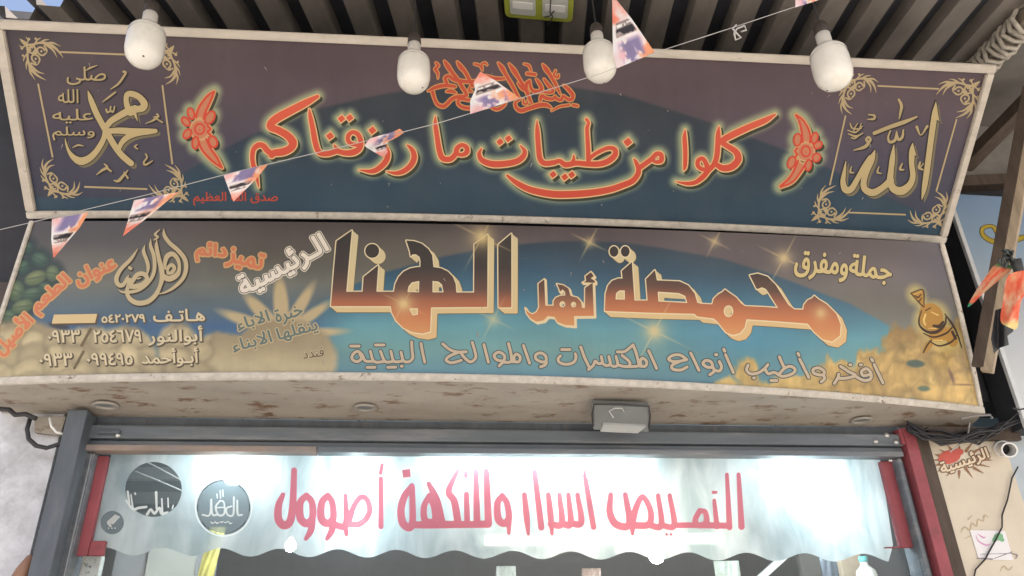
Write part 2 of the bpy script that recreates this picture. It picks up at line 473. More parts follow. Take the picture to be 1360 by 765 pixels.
# beige stone pier right of the door
t = thing('stone_pier', 'beige stained stone pier with stickers right of the red door post', 'wall', (3.0, 0, 0))
xr = X(1245, 660)
MB().box((xr, -0.03, 0), (X(1345, 640), 0.3, 2.60)).build('stone_face', MT['beige'], t, bevel=0.01)
MB().box((X(1345, 640) + 0.002, -0.01, 0), (X(1345, 640) + 0.25, 0.3, 2.60)).build('blue_grey_side', pmat('pale_blue_wall', (0.42, 0.48, 0.52), 0.6, var=0.1), t, bevel=0.008)
MB().box((X(1345, 640) + 0.26, -0.05, 0), (X(1345, 640) + 0.6, 0.3, 2.60)).build('brown_side_panel', MT['dark_wood'], t, bevel=0.008)

# ------------------------------------------------------------------ canopy
dr = rays(718, 690); dr = dr / np.linalg.norm(dr)            # rib direction, rising towards the wall
RO = np.array([0.0, -1.0, 4.30]); rx = np.array([1.0, 0, 0])
rn = np.cross(rx, dr); rn /= np.linalg.norm(rn)
if rn[2] < 0: rn = -rn
def RP(a, b, h=0.0): return RO + rx * a + dr * b + rn * h
def roof_ab(px, py):
    d = rays(px, py); t_ = np.dot(RO - EYE, rn) / np.dot(d, rn); q = EYE + d * t_ - RO
    b = q[1] / dr[1]; return q[0] - b * dr[0], b
canopy = thing('corrugated_canopy', 'brown grey corrugated metal canopy with dark ribs above the upper sign', 'canopy', (0.5, -1, 4.3))
ar, _ = roof_ab(1318, 50)
pitch = 0.205
k0 = roof_ab(1245, 20)[0]
na = int((k0 + 3.4) / pitch) + 1
flat, rib = MB(), MB()
GA, GB = roof_ab(44, 0), roof_ab(-8, 22)                     # the sheet is cut away beyond this line at the far left
b0, b1 = -1.95, 1.35
nb_ = 14
for k in range(-na, int((ar - k0) / pitch) + 1):
    a0 = k0 + k * pitch
    prof = [(a0 - 0.036, 0.062), (a0 + 0.036, 0.062), (a0 + 0.052, 0.0), (a0 + pitch - 0.052, 0.0), (a0 + pitch - 0.036, 0.062)]
    bs = b0 if a0 > GA[0] else max(b0, GA[1] + (GA[0] - a0) / (GA[0] - GB[0]) * (GB[1] - GA[1]))
    if bs > b1: continue
    for q in range(4):
        (pa, ha), (pb, hb) = prof[q], prof[q + 1]
        v = []; f = []
        for i in range(nb_ + 1):
            bb = bs + (b1 - bs) * i / nb_
            v += [RP(pa, bb, ha), RP(pb, bb, hb)]
        f = [[2 * i, 2 * i + 1, 2 * i + 3, 2 * i + 2] for i in range(nb_)]
        (rib if q == 0 else flat).add(v, f)
flat.build('corrugated_sheet', MT['roof'], canopy)
rib.build('rib_troughs', MT['rib'], canopy)
m = MB()
for bb in (-1.9, -0.2):
    m.hexa([RP(-1.5, bb - 0.03, 0.075), RP(ar, bb - 0.03, 0.075), RP(ar, bb + 0.03, 0.075), RP(-1.5, bb + 0.03, 0.075),
            RP(-1.5, bb - 0.03, 0.15), RP(ar, bb - 0.03, 0.15), RP(ar, bb + 0.03, 0.15), RP(-1.5, bb + 0.03, 0.15)])
m.build('cross_purlin', MT['dark_wood'], canopy)
m = MB()
m.hexa([RP(ar - 0.0, -1.95, -0.07), RP(ar + 0.08, -1.95, -0.07), RP(ar + 0.08, 1.3, -0.07), RP(ar, 1.3, -0.07), RP(ar, -1.95, -0.01), RP(ar + 0.08, -1.95, -0.01), RP(ar + 0.08, 1.3, -0.01), RP(ar, 1.3, -0.01)])
m.build('edge_beam', pmat('dusty_beam', (0.20, 0.165, 0.13), .8, var=.3, scale=9, stretch=(3, .5, 3)), canopy, bevel=0.006)

# rope and rag wound round the edge beam
m = MB(); pts = []
for i in range(90):
    u = i / 89; bb = roof_ab(1312, 55)[1] - .26 + 0.5 * u; a = i * 0.85
    pts.append(RP(ar + 0.04 + (0.075 + 0.02 * math.sin(i * 1.7)) * math.cos(a), bb, -0.04 + (0.07 + 0.02 * math.cos(i * 2.3)) * math.sin(a)))
m.tube(pts, 0.012, 6)
tag(m.build('old_rope', pmat('dusty_rope', (0.36, 0.33, 0.28), 0.9, var=0.3, scale=30), smooth=True), 'dusty old rope and rag wound round the canopy edge beam at top right', 'rope')

# neighbour's roof beyond the beam
nr = thing('neighbour_roof', 'dark grey roof with slanting beams over the blue neighbouring sign', 'roof', (4, -0.8, 4.3))
m = MB()
m.hexa([RP(ar - 0.05, -1.95, 0.08), RP(ar + 3.5, -1.95, 0.08), RP(ar + 3.5, 1.5, 0.08), RP(ar - 0.05, 1.5, 0.08), RP(ar - 0.05, -1.95, 0.10), RP(ar + 3.5, -1.95, 0.10), RP(ar + 3.5, 1.5, 0.10), RP(ar - 0.05, 1.5, 0.10)])
m.build('roof_sheet', MT['grey_sheet'], nr)
def beam(m, P, Q, w, h):
    P, Q = Vector(P), Vector(Q); d = (Q - P).normalized(); s_ = d.cross(Vector((0, 0, 1))).normalized() * w / 2; u_ = s_.cross(d).normalized() * h / 2
    m.hexa([P - s_ - u_, P + s_ - u_, Q + s_ - u_, Q - s_ - u_, P - s_ + u_, P + s_ + u_, Q + s_ + u_, Q - s_ + u_]); return m
P0 = on_y(1280, 222, 0.0); P1 = on_z(1375, 125, float(P0[2]) + 0.12)
beam(MB(), P0 + [0, .03, 0], P1, 0.09, 0.07).build('roof_beam', MT['dark_wood'], nr, bevel=0.006)
P0 = on_y(1262, 245, -0.02); P1 = on_y(1400, 238, -0.02)
beam(MB(), P0, P1, 0.08, 0.07).build('wall_beam', MT['dark_wood'], nr, bevel=0.006)
P0 = on_y(1325, 100, -0.05); 
m = MB().box((X(1262, 245) , 0.0, float(on_y(1262, 245, 0)[2]) + 0.04), (X(1262, 245) + 2.2, 0.018, 4.9)); m.build('back_board', pmat('grey_board', (0.20, 0.19, 0.175), 0.7, var=0.2), nr)

# ------------------------------------------------------------------ sign boxes
def lerp(a, b, t): return a + (b - a) * t
def sign_geo(face, TL, TR, BR, BL, zt, zb):
    c = [on_z(*TL, zt), on_z(*TR, zt), on_z(*BR, zb), on_z(*BL, zb)]
    def P(s, t, lift=0.0):                                   # s left to right, t bottom to top
        s = np.asarray(s, float); t = np.asarray(t, float)
        xb = lerp(c[3][0], c[2][0], s); xt = lerp(c[0][0], c[1][0], s)
        x = lerp(xb, xt, t); z = lerp(zb, zt, t)
        q = np.stack([x, face.g(x, z), z], -1)
        return q + face.nrm(x, z) * lift
    return P
PU = sign_geo(UP, (-10, 25), (1322, 86), (1254, 322), (38, 290), 3.95, 3.41)
PL = sign_geo(LO, (40, 294), (1253, 323), (1311, 547), (-28, 515), 3.36, 2.64)
def rail(P, s0, t0, s1, t1, ws, wt, mat, name, parent, lift=(-0.02, 0.016), n=24, bev=0.004):
    "a straight or bent moulding from (s0,t0) to (s1,t1), ws x wt wide, in sheet coordinates"
    V = []
    for k in range(n + 1):
        s = lerp(s0, s1, k / n); t_ = lerp(t0, t1, k / n)
        for (ds, dt, l) in [(0, 0, lift[0]), (ws, wt, lift[0]), (ws, wt, lift[1]), (0, 0, lift[1])]:
            V.append(P(s + ds, t_ + dt, l))
    F_ = []
    for k in range(n):
        for j in range(4):
            F_.append([k * 4 + j, k * 4 + (j + 1) % 4, k * 4 + 4 + (j + 1) % 4, k * 4 + 4 + j])
    F_ += [[0, 1, 2, 3], [n * 4 + 3, n * 4 + 2, n * 4 + 1, n * 4]]
    o = mesh_obj(name, V, F_, mat, parent)
    bm = bmesh.new(); bm.from_mesh(o.data); bmesh.ops.recalc_face_normals(bm, faces=bm.faces)
    bmesh.ops.bevel(bm, geom=[e for e in bm.edges if e.calc_face_angle(0) > 0.6], offset=bev, segments=2, affect='EDGES')
    bm.to_mesh(o.data); bm.free(); return o
def sheet(P, ns, nt_, paint, name, parent, mat):
    s, t_ = np.meshgrid(np.linspace(0, 1, ns), np.linspace(0, 1, nt_))
    V = P(s.ravel(), t_.ravel()); px, py = to_px(V)
    idx = np.arange(ns * nt_).reshape(nt_, ns)
    F_ = np.stack([idx[:-1, :-1], idx[:-1, 1:], idx[1:, 1:], idx[1:, :-1]], -1).reshape(-1, 4)
    return mesh_obj(name, V, F_, mat, parent, cols=paint(px, py))
def box_back(P, dep, name, parent, mat, n=24):
    "a dark case behind a sign face"
    V, F_ = [], []
    for k in range(n + 1):
        s = k / n
        a, b = P(s, 0.0, -0.022), P(s, 1.0, -0.022)
        V += [a, b, b + [0, dep, 0], a + [0, dep, 0]]
    for k in range(n):
        for j in range(1, 4):
            F_.append([k * 4 + j, k * 4 + (j + 1) % 4, k * 4 + 4 + (j + 1) % 4, k * 4 + 4 + j])
        F_.append([k * 4, k * 4 + 1, k * 4 + 5, k * 4 + 4])
    F_ += [[0, 1, 2, 3], [n * 4 + 3, n * 4 + 2, n * 4 + 1, n * 4]]
    return mesh_obj(name, V, F_, mat, parent)

def sm(a, b, x): 
    t_ = np.clip((x - a) / (b - a), 0, 1); return t_ * t_ * (3 - 2 * t_)
def mixc(A, B, w): return A * (1 - w[..., None]) + B * w[..., None]
def ramp(y, stops):
    ys = [s[0] for s in stops]; cs = np.array([s[1] for s in stops], float)
    return np.stack([np.interp(y, ys, cs[:, k]) for k in range(3)], -1)

upper_sign = thing('verse_signboard', 'upper purple and teal shop sign with large red Arabic verse, tilted down to the street', 'signboard', (0.5, -0.8, 3.45))
lower_sign = thing('shop_signboard', 'lower blue shop sign with orange block Arabic name and phone numbers', 'signboard', (0.5, -0.4, 2.62))

def vn(x, y, s, oct_=3):
    "smooth value noise in -1..1"
    out = 0; amp = 1.0; tot = 0
    for o in range(oct_):
        g_ = np.random.default_rng(s * 13 + o).uniform(-1, 1, (64, 64))
        X_, Y_ = x * 2 ** o, y * 2 ** o; i, j = np.floor(X_).astype(int), np.floor(Y_).astype(int); fx, fy = X_ - i, Y_ - j
        fx, fy = fx * fx * (3 - 2 * fx), fy * fy * (3 - 2 * fy)
        G = lambda a, b: g_[a % 64, b % 64]
        out = out + amp * ((G(i, j) * (1 - fx) + G(i + 1, j) * fx) * (1 - fy) + (G(i, j + 1) * (1 - fx) + G(i + 1, j + 1) * fx) * fy)
        tot += amp; amp *= .55
    return out / tot * 1.6

# ------------------------------------------------------------------ fields of the upper lettering
KA = (320, 115, 5); KB = (560, 130, 5); KC = (800, 130, 5)
V1 = Field(310, 105, 1070, 285, 0.6, 12)
def st(fd, K, pts, wk=1.0, smooth=True): fd.stroke(tr(*K, pts, wk), smooth)
def dot(fd, K, x, y, r):
    fd.poly(tr(*K, [(x - r, y - r * 0.1), (x + r * 0.15, y - r), (x + r, y + r * 0.1), (x - r * 0.15, y + r)]))
for K, ss in [(KA, [
    [(508, 66, 26), (430, 108, 46), (330, 160, 52), (250, 203, 55), (205, 238, 52), (198, 268, 48), (250, 290, 48), (310, 325, 50), (345, 370, 54), (330, 408, 50), (280, 432, 50), (222, 440, 46), (205, 455, 40)],
    [(208, 450, 36), (172, 420, 40), (150, 392, 36), (118, 388, 38), (90, 408, 34), (78, 445, 32), (80, 505, 30), (100, 575, 28), (119, 668, 6)],
    [(455, 150, 8), (462, 200, 28), (478, 280, 35), (497, 380, 38), (520, 435, 36), (565, 446, 36), (612, 436, 36), (640, 428, 34), (690, 440, 36), (748, 435, 42), (788, 408, 38), (796, 360, 34), (778, 318, 32), (745, 302, 28), (715, 322, 30), (712, 356, 30), (735, 380, 28), (782, 386, 28)],
    [(618, 385, 6), (632, 405, 22), (648, 428, 30)],
    [(960, 395, 20), (975, 440, 34), (965, 490, 38), (925, 535, 38), (870, 562, 30), (785, 553, 5)],
    [(1105, 388, 10), (1128, 408, 26), (1145, 435, 34), (1150, 475, 38), (1128, 522, 38), (1078, 562, 34), (1025, 574, 24), (968, 563, 5)]]),
  (KB, [
    [(90, 118, 5), (92, 180, 28), (103, 260, 33), (118, 350, 36), (140, 400, 38), (190, 405, 36), (225, 372, 34), (235, 335, 34), (265, 312, 28), (298, 328, 32), (298, 362, 34), (265, 378, 26), (230, 368, 26)],
    [(398, 335, 8), (382, 370, 26), (400, 412, 36), (460, 437, 42), (540, 438, 42), (620, 424, 40), (668, 395, 38), (684, 355, 28), (655, 315, 8)],
    [(765, 148, 5), (768, 220, 30), (775, 320, 34), (785, 400, 36), (815, 433, 36), (880, 428, 34), (915, 418, 30), (950, 442, 36), (985, 440, 36), (1030, 432, 34), (1100, 438, 36), (1180, 438, 38), (1240, 418, 40), (1282, 380, 38), (1282, 342, 32), (1240, 332, 28), (1180, 355, 28), (1125, 392, 26), (1105, 425, 24)],
    [(1008, 378, 6), (1010, 405, 22), (998, 436, 30)],
    [(1094, 142, 22), (1108, 165, 20), (1098, 200, 26), (1100, 260, 27), (1105, 340, 30), (1106, 410, 30)],
    [(568, 515, 16), (630, 563, 34), (720, 608, 42), (850, 636, 46), (960, 640, 46), (1100, 632, 45), (1240, 610, 42), (1340, 577, 40), (1400, 550, 38), (1435, 505, 36), (1440, 465, 34)]]),
  (KC, [
    [(208, 402, 6), (222, 425, 24), (240, 465, 34)],
    [(240, 468, 34), (290, 432, 34), (330, 402, 34), (358, 372, 32), (388, 376, 32), (390, 416, 32), (352, 424, 24), (330, 408, 22)],
    [(549, 210, 6), (545, 260, 28), (550, 360, 30), (548, 450, 26), (540, 480, 8)],
    [(1145, 110, 14), (1080, 148, 38), (980, 190, 42), (880, 236, 44), (812, 272, 42), (792, 292, 38), (830, 320, 36), (888, 360, 42), (900, 410, 46), (860, 455, 46), (800, 466, 42), (760, 445, 34)],
    [(773, 190, 8), (768, 240, 32), (764, 330, 36), (756, 400, 36), (735, 448, 34), (702, 482, 34), (670, 520, 36), (620, 558, 30), (560, 568, 24), (488, 555, 5)],
    [(700, 482, 34), (690, 440, 34), (665, 402, 28), (636, 414, 30), (632, 446, 30), (655, 470, 28), (695, 478, 28)]])]:
    for s_ in ss: st(V1, K, s_)
for K, dd in [(KA, [(592, 328, 28), (668, 213, 26), (723, 207, 26), (873, 290, 28)]), (KB, [(520, 292, 25), (576, 270, 25), (872, 508, 25), (950, 525, 25), (996, 510, 25)]), (KC, [(168, 293, 31)])]:
    for x, y, r in dd: dot(V1, K, x, y, r)

# flower ornaments: a filled body and the red line drawing on it
FL = [Field(222, 100, 318, 238, 0.5, 12), Field(1020, 138, 1112, 262, 0.5, 12)]
FR = [Field(222, 100, 318, 238, 0.5, 3), Field(1020, 138, 1112, 262, 0.5, 3)]
for i, (K, lines, rings) in enumerate([
    ((225, 105, 5.889), [[(350, 98), (300, 130), (245, 200), (218, 260), (212, 300)], [(350, 98), (332, 150), (305, 210), (282, 260), (268, 310)],
                         [(228, 478), (252, 545), (300, 605), (355, 655), (412, 692)], [(412, 692), (372, 612), (322, 540), (290, 468)], [(300, 365), (322, 392), (300, 412), (325, 440)]],
     [(238, 390, 33, 35, 0), (170, 270, 22, 38, -15), (130, 332, 22, 34, -40), (142, 428, 24, 34, 35), (205, 498, 22, 40, 5), (318, 300, 30, 46, 30), (342, 490, 28, 38, -20)]),
    ((1020, 140, 6.378), [[(235, 80), (268, 150), (285, 230), (292, 310)], [(235, 80), (292, 122), (340, 200), (356, 270), (352, 315)],
                          [(105, 682), (180, 612), (228, 530), (252, 468)], [(105, 690), (200, 650), (268, 572), (312, 500)], [(245, 362), (228, 390), (245, 412), (228, 438)]],
     [(318, 388, 33, 38, 0), (248, 290, 28, 44, 5), (198, 482, 27, 44, 20), (392, 275, 23, 40, 15), (420, 335, 33, 24, -30), (408, 440, 28, 32, 40), (340, 505, 22, 40, 10)])]):
    for l in lines:
        q = tr(*K, [(x, y, 17) for x, y in l]); FR[i].stroke(q); FL[i].stroke([(x, y, 4.5) for x, y, _ in q])
    for j in (0, 2):
        FL[i].poly(tr(*K, lines[j]) + tr(*K, lines[j + 1])[::(-1 if j == 0 or i == 1 else 1)])
    for (x, y, a, b, r) in rings:
        e = tr(*K, [(p[0], p[1], 15) for p in ellipse(x, y, a * 1.12, b * 1.15, r, 20)]); FR[i].stroke(e + e[:1]); FL[i].poly([(p[0], p[1]) for p in e])
    x, y = rings[0][:2]; FR[i].stroke(tr(*K, [(x, y, 8), (x + 1, y + 12, 8)]), False)
    FL[i].stroke(tr(*K, [(x, y, 150), (x, y + 8, 150)]), False)

# basmala
BS = Field(558, 74, 775, 156, 0.45, 6)
KX, KY = (560, 75, 9.934), (660, 75, 9.934)
for K, ss in [(KX, [
    [(85, 455, 14), (180, 410, 42), (300, 383, 44), (440, 395, 32)],
    [(300, 60, 16), (340, 120, 50), (400, 210, 42), (480, 310, 38), (540, 410, 42), (588, 490, 38), (575, 522, 38), (480, 530, 42), (400, 560, 42), (330, 630, 42), (280, 658, 42), (210, 630, 38), (172, 560, 32), (145, 470, 40)],
    [(470, 70, 16), (510, 130, 50), (570, 200, 42), (620, 290, 38), (672, 390, 36)],
    [(330, 350, 40), (310, 285, 38), (360, 258, 36), (420, 300, 42), (520, 325, 42), (680, 330, 38), (800, 295, 38), (840, 258, 34), (960, 290, 40), (1090, 290, 24)],
    [(630, 575, 34), (500, 560, 34), (482, 620, 34), (540, 668, 38), (640, 682, 40), (800, 672, 40), (920, 645, 30)], [(880, 640, 26), (990, 695, 36), (1090, 640, 30), (1110, 560, 26)],
    [(190, 85, 22), (222, 120, 26), (180, 165, 32), (212, 220, 26), (215, 290, 6)], [(330, 462, 20), (390, 455, 44), (450, 480, 20)],
    [(700, 98, 22), (775, 125, 24), (800, 180, 14)], [(800, 165, 14), (795, 100, 18), (840, 85, 20), (860, 110, 16)], [(640, 400, 16), (625, 450, 26), (660, 460, 20)],
    [(1010, 85, 16), (1060, 150, 50), (1110, 240, 38), (1200, 390, 38), (1280, 540, 24)]]),
   (KY, [
    [(160, 95, 16), (220, 180, 54), (290, 290, 38), (350, 390, 42), (390, 450, 46), (430, 560, 34), (462, 625, 14)],
    [(278, 355, 20), (330, 420, 34), (388, 448, 36)], [(425, 318, 16), (390, 360, 42), (382, 430, 42)],
    [(430, 318, 24), (442, 400, 30), (480, 455, 38), (560, 460, 42), (590, 420, 42), (550, 340, 34), (518, 300, 14)],
    [(605, 105, 16), (650, 170, 54), (700, 240, 38), (780, 380, 34), (832, 492, 14)], [(622, 300, 20), (680, 380, 38), (740, 455, 34), (690, 478, 28), (600, 462, 24)],
    [(880, 380, 20), (940, 430, 42), (1000, 510, 42), (980, 568, 38), (930, 562, 36), (870, 520, 28), (850, 572, 34), (790, 560, 34), (765, 525, 26), (740, 560, 34), (650, 550, 42), (590, 520, 38), (572, 575, 30)],
    [(312, 558, 20), (242, 610, 26), (260, 680, 40), (320, 713, 48), (420, 682, 48), (560, 640, 52), (650, 640, 46), (708, 672, 22)],
    [(720, 716, 10), (830, 660, 20), (955, 640, 20)], [(1005, 640, 30), (1060, 652, 30)], [(400, 225, 34), (500, 238, 36)], [(360, 98, 16), (420, 120, 24), (450, 190, 14)],
    [(772, 188, 20), (750, 248, 20), (800, 275, 28), (812, 240, 16)], [(350, 565, 14), (352, 620, 20), (400, 620, 20), (398, 590, 14)]])]:
    for s_ in ss: st(BS, K, s_)

# gold calligraphy, left
MU = Field(60, 80, 225, 245, 0.45, 4)
MS = Field(60, 80, 225, 245, 0.45, 4)
K7 = (80, 150, 7.647); K6 = (80, 85, 9.934)
for s_ in [[(284, -226, 8), (312, -140, 50), (360, -20, 60), (410, 80, 60), (455, 160, 62), (500, 240, 62), (560, 340, 62), (620, 420, 62), (690, 485, 62), (722, 510, 60)],
           [(462, 165, 50), (450, 240, 52), (420, 310, 55), (360, 400, 60), (290, 463, 70), (210, 488, 78), (140, 452, 56), (92, 390, 32), (62, 310, 18), (52, 253, 4)],
           [(482, 185, 54), (600, 178, 62), (750, 190, 72), (880, 188, 64), (970, 182, 44)], [(870, 200, 40), (760, 218, 48), (680, 250, 58), (628, 300, 50), (600, 360, 40)],
           [(460, 150, 56), (520, 80, 62), (600, 30, 66), (690, -20, 70), (760, -48, 64)]]:
    st(MU, K7, s_)
for s_ in [[(940, 640, 80), (890, 560, 76), (872, 470, 66), (890, 400, 72), (960, 395, 80), (1050, 440, 80), (1110, 520, 92), (1090, 580, 90), (1000, 600, 86), (930, 640, 90)], [(985, 650, 46), (1025, 755, 5)]]:
    st(MU, K6, s_)
for s_ in [[(840, 100, 30), (868, 110, 26), (850, 150, 26), (770, 260, 24), (670, 330, 10)], [(730, 372, 18), (640, 440, 22), (560, 500, 8)], [(612, 600, 26), (625, 635, 22), (660, 620, 20), (670, 560, 18)], [(668, 615, 20), (700, 630, 22), (722, 560, 16)],
           [(490, 18, 6), (400, 50, 22), (340, 85, 6)], [(1280, 660, 22), (1300, 690, 22), (1240, 730, 20), (1180, 768, 6)]]:
    st(MS, K6, s_)
for s_ in [[(950, 40, 8), (985, 40, 16), (960, 70, 14), (870, 105, 5)], [(985, 60, 12), (1040, 95, 12)], [(450, 515, 10), (480, 550, 22), (430, 580, 22), (372, 625, 6)], [(480, 560, 20), (520, 590, 16)],
           [(690, 580, 8), (640, 640, 26), (590, 690, 26), (545, 682, 5)], [(650, 600, 10), (690, 660, 18)], [(870, 415, 12), (885, 450, 14), (850, 500, 16), (870, 525, 18), (940, 485, 8)], [(785, 320, 8), (758, 340, 14), (790, 365, 10)],
           [(130, 350, 5), (185, 325, 16), (240, 335, 6)]]:
    st(MS, K7, s_)
for w_, x, y, w, h, r in [('صلى', 115, 100.5, 52, 24, 0), ('الله', 91, 127.5, 27, 18, 0), ('عليه', 97, 154, 54, 19, 0), ('وسلم', 98, 177, 56, 18, 0)]:
    text_field(MS, w_, x, y, w, h, r)

# gold calligraphy, right
AL = Field(1105, 125, 1258, 272, 0.45, 4)
AS = Field(1105, 125, 1258, 272, 0.45, 4)
KD = (1100, 120, 4.9375)
for s_ in [[(704, 80, 6), (698, 140, 34), (690, 195, 38), (672, 320, 38), (655, 450, 38), (640, 560, 38), (626, 650, 30), (611, 714, 5)],
           [(551, 345, 5), (547, 400, 36), (545, 480, 34), (553, 560, 36), (533, 618, 42), (480, 658, 54), (428, 645, 48), (405, 595, 44), (410, 520, 36), (420, 440, 34), (428, 358, 6)],
           [(408, 590, 44), (350, 640, 40), (290, 670, 46), (240, 648, 42), (230, 600, 38), (250, 530, 38), (283, 450, 40), (304, 392, 6)],
           [(275, 440, 34), (236, 500, 36), (190, 580, 34), (150, 645, 40), (112, 650, 44), (95, 600, 34), (104, 530, 22), (114, 464, 5)]]:
    st(AL, KD, s_)
AL.poly(tr(*KD, [(702, 68), (728, 205), (704, 185), (682, 195)])); AL.poly(tr(*KD, [(552, 340), (577, 432), (556, 415), (535, 420)]))
for s_ in [[(300, 280, 22), (400, 240, 24), (500, 205, 24), (578, 173, 10)], [(490, 260, 10), (483, 305, 16), (458, 322, 16), (445, 270, 9)], [(446, 275, 10), (435, 325, 18), (402, 338, 16), (390, 308, 12), (405, 265, 8)],
           [(460, 60, 14), (478, 100, 20), (470, 150, 14), (462, 186, 5)], [(262, 305, 14), (245, 320, 14), (260, 338, 14), (275, 320, 14), (262, 305, 14)], [(275, 325, 14), (240, 368, 20), (165, 392, 5)],
           [(255, 190, 5), (298, 186, 14), (300, 165, 13), (262, 158, 6)], [(578, 240, 18), (605, 292, 6), (646, 235, 16)],
           [(150, 500, 6), (142, 535, 12), (165, 540, 6)], [(330, 500, 6), (320, 535, 12), (345, 545, 6)], [(482, 480, 8), (468, 515, 14), (492, 520, 8)], [(600, 470, 10), (592, 505, 16), (618, 520, 9)], [(605, 500, 7), (620, 480, 7)],
           [(140, 215, 6), (160, 250, 9), (215, 250, 5)], [(125, 260, 5), (175, 275, 9), (220, 235, 6)], [(130, 285, 6), (180, 300, 12), (225, 280, 5)], [(150, 310, 6), (170, 315, 9), (195, 300, 5)], [(190, 215, 5), (170, 250, 7), (165, 275, 6)], [(215, 215, 5), (200, 260, 7)]]:
    st(AS, KD, s_)

# corner ornaments and frame lines
OR = [Field(18, 40, 262, 275, 0.55, 3), Field(1070, 90, 1312, 310, 0.55, 3)]
def corner(fd, O, ux, uy):
    O, ux, uy = map(np.array, (O, ux, uy))
    k = float(np.hypot(*ux) + np.hypot(*uy)) / 2
    def S(pts):
        for a, b in ((ux, uy), (uy, ux)):
            fd.stroke([(*(O + a * p[0] + b * p[1]), p[2] * k * .78) for p in pts])
    S([(0.0, 0.0, .03), (.1, .12, .08), (.28, .12, .06), (.5, .07, .07), (.72, .10, .10), (.88, .22, .07), (1.0, .42, .01)])
    S([(.62, .10, .07), (.78, .24, .06), (.84, .42, .01)]); S([(.66, .08, .07), (.82, .06, .06), (1.0, .14, .01)]); S([(.5, .07, .06), (.62, 0.0, .05), (.76, -.02, .01)])
    ring = [(.47 + .10 * math.cos(t), .28 + .10 * math.sin(t), .055) for t in np.linspace(0.6, 6.0, 12)]
    S(ring); S([(.36, .26, .05), (.30, .14, .05)])
    S([(.26 + .07 * math.cos(t), .22 + .07 * math.sin(t), .05) for t in np.linspace(2.5, 7.6, 10)]); S([(.12, .12, .05), (.20, .02, .04), (.16, -.06, .02)]); S([(.36, .09, .05), (.44, .0, .05), (.54, -.05, .02)]); S([(.58, .14, .05), (.62, .26, .05), (.55, .36, .02)])
    for x, y, r in [(.47, .28, .07), (.14, .30, .1), (.22, -.01, .09), (.31, .31, .12), (.60, .22, .07), (.40, -.03, .07)]: S([(x, y, r), (x + .005, y, r)])
corner(OR[0], (27, 52), (52, 2), (13, 54)); corner(OR[0], (231, 61), (-50, -2), (10, 52)); corner(OR[0], (64, 260), (48, 2), (-13, -50)); corner(OR[0], (250, 267), (-48, -2), (-11, -48))
corner(OR[1], (1122, 99), (46, 3), (-10, 52)); corner(OR[1], (1301, 108), (-54, -3), (-10, 50)); corner(OR[1], (1078, 293), (48, 3), (12, -48)); corner(OR[1], (1251, 301), (-48, -3), (12, -46))
for a in [(80, 69, 182, 73), (51, 112, 70, 208), (216, 114, 229, 217), (113, 248, 195, 251)]: OR[0].stroke([(a[0], a[1], 2.4), (a[2], a[3], 2.4)], False)
for a in [(1166, 114, 1246, 118), (1122.7, 154, 1102, 245), (1270, 159, 1243.5, 253), (1126, 282, 1202, 285)]: OR[1].stroke([(a[0], a[1], 2.2), (a[2], a[3], 2.2)], False)

# small red closing line
SQ = Field(250, 250, 375, 278, 0.45, 3)
text_field(SQ, 'صدق الله العظيم', 313, 264, 112, 18, 0)

def glow_at(fd, px, py):
    "distance field read at arbitrary pixels"
    j = (px - fd.x0) / fd.h; i = (py - fd.y0) / fd.h
    ok = (j >= 0) & (j < fd.nx - 1) & (i >= 0) & (i < fd.ny - 1)
    d = np.full(px.shape, 1e3)
    ii, jj = i[ok].astype(int), j[ok].astype(int); fi, fj = i[ok] - ii, j[ok] - jj
    D = np.minimum(fd.d, 30.0)
    d[ok] = D[ii, jj] * (1 - fi) * (1 - fj) + D[ii, jj + 1] * (1 - fi) * fj + D[ii + 1, jj] * fi * (1 - fj) + D[ii + 1, jj + 1] * fi * fj
    return d
def paint_upper(px, py):
    yy = py - 0.03 * (px - 660)
    bgc = ramp(yy, [(40, (80, 66, 70)), (120, (88, 74, 82)), (200, (76, 72, 88)), (290, (56, 64, 84))])
    lf = np.clip(1 - (px - 20) / 300, 0, 1)
    bgc = mixc(bgc, ramp(yy, [(40, (66, 62, 68)), (150, (76, 68, 80)), (290, (52, 56, 76))]), lf * 0.8)
    top = np.interp(px, [200, 240, 320, 420, 500, 560, 640, 700, 760, 830, 950, 1060, 1110, 1180, 1260], [262, 232, 186, 145, 127, 117, 111, 111, 116, 127, 165, 206, 228, 262, 300])
    dome = ramp(yy, [(110, (48, 56, 64)), (200, (44, 60, 76)), (260, (44, 68, 86)), (310, (46, 72, 92))])
    c = mixc(bgc, dome, sm(-3, 3, py - top))
    c = c * (1 + .05 * vn(px / 110, py / 60, 21) + .015 * vn(px / 8, py / 70, 22))[..., None]
    d = glow_at(V1, px, py)
    for q in FL: d = np.minimum(d, glow_at(q, px, py) - 1)
    c = mixc(c, np.array([160.0, 170, 134]) + 0 * c, 0.88 * np.clip(1.2 - np.maximum(d - 1, 0) / 9.5, 0, 1) ** 1.5)
    return au(c)
sheet(PU, 760, 170, paint_upper, 'face_panel', upper_sign, MT['print_up'])
RED, CREAM_O, SHD = (197, 74, 56), (224, 186, 136), (54, 56, 40)
def red_at(p): return au(mixc(np.array([[216.0, 94, 70]]) + 0 * p[:, :1], np.array([[200.0, 76, 56]]) + 0 * p[:, :1], sm(120, 260, p[:, 1])))
L_ = Layers(UP); L_.add(V1, 1.4, au(SHD), .0012, shift(V1, 3.0, 3.6)).add(V1, 1.5, au(CREAM_O), .0020).add(V1, -0.1, red_at, .0028).build('verse_lettering', upper_sign)
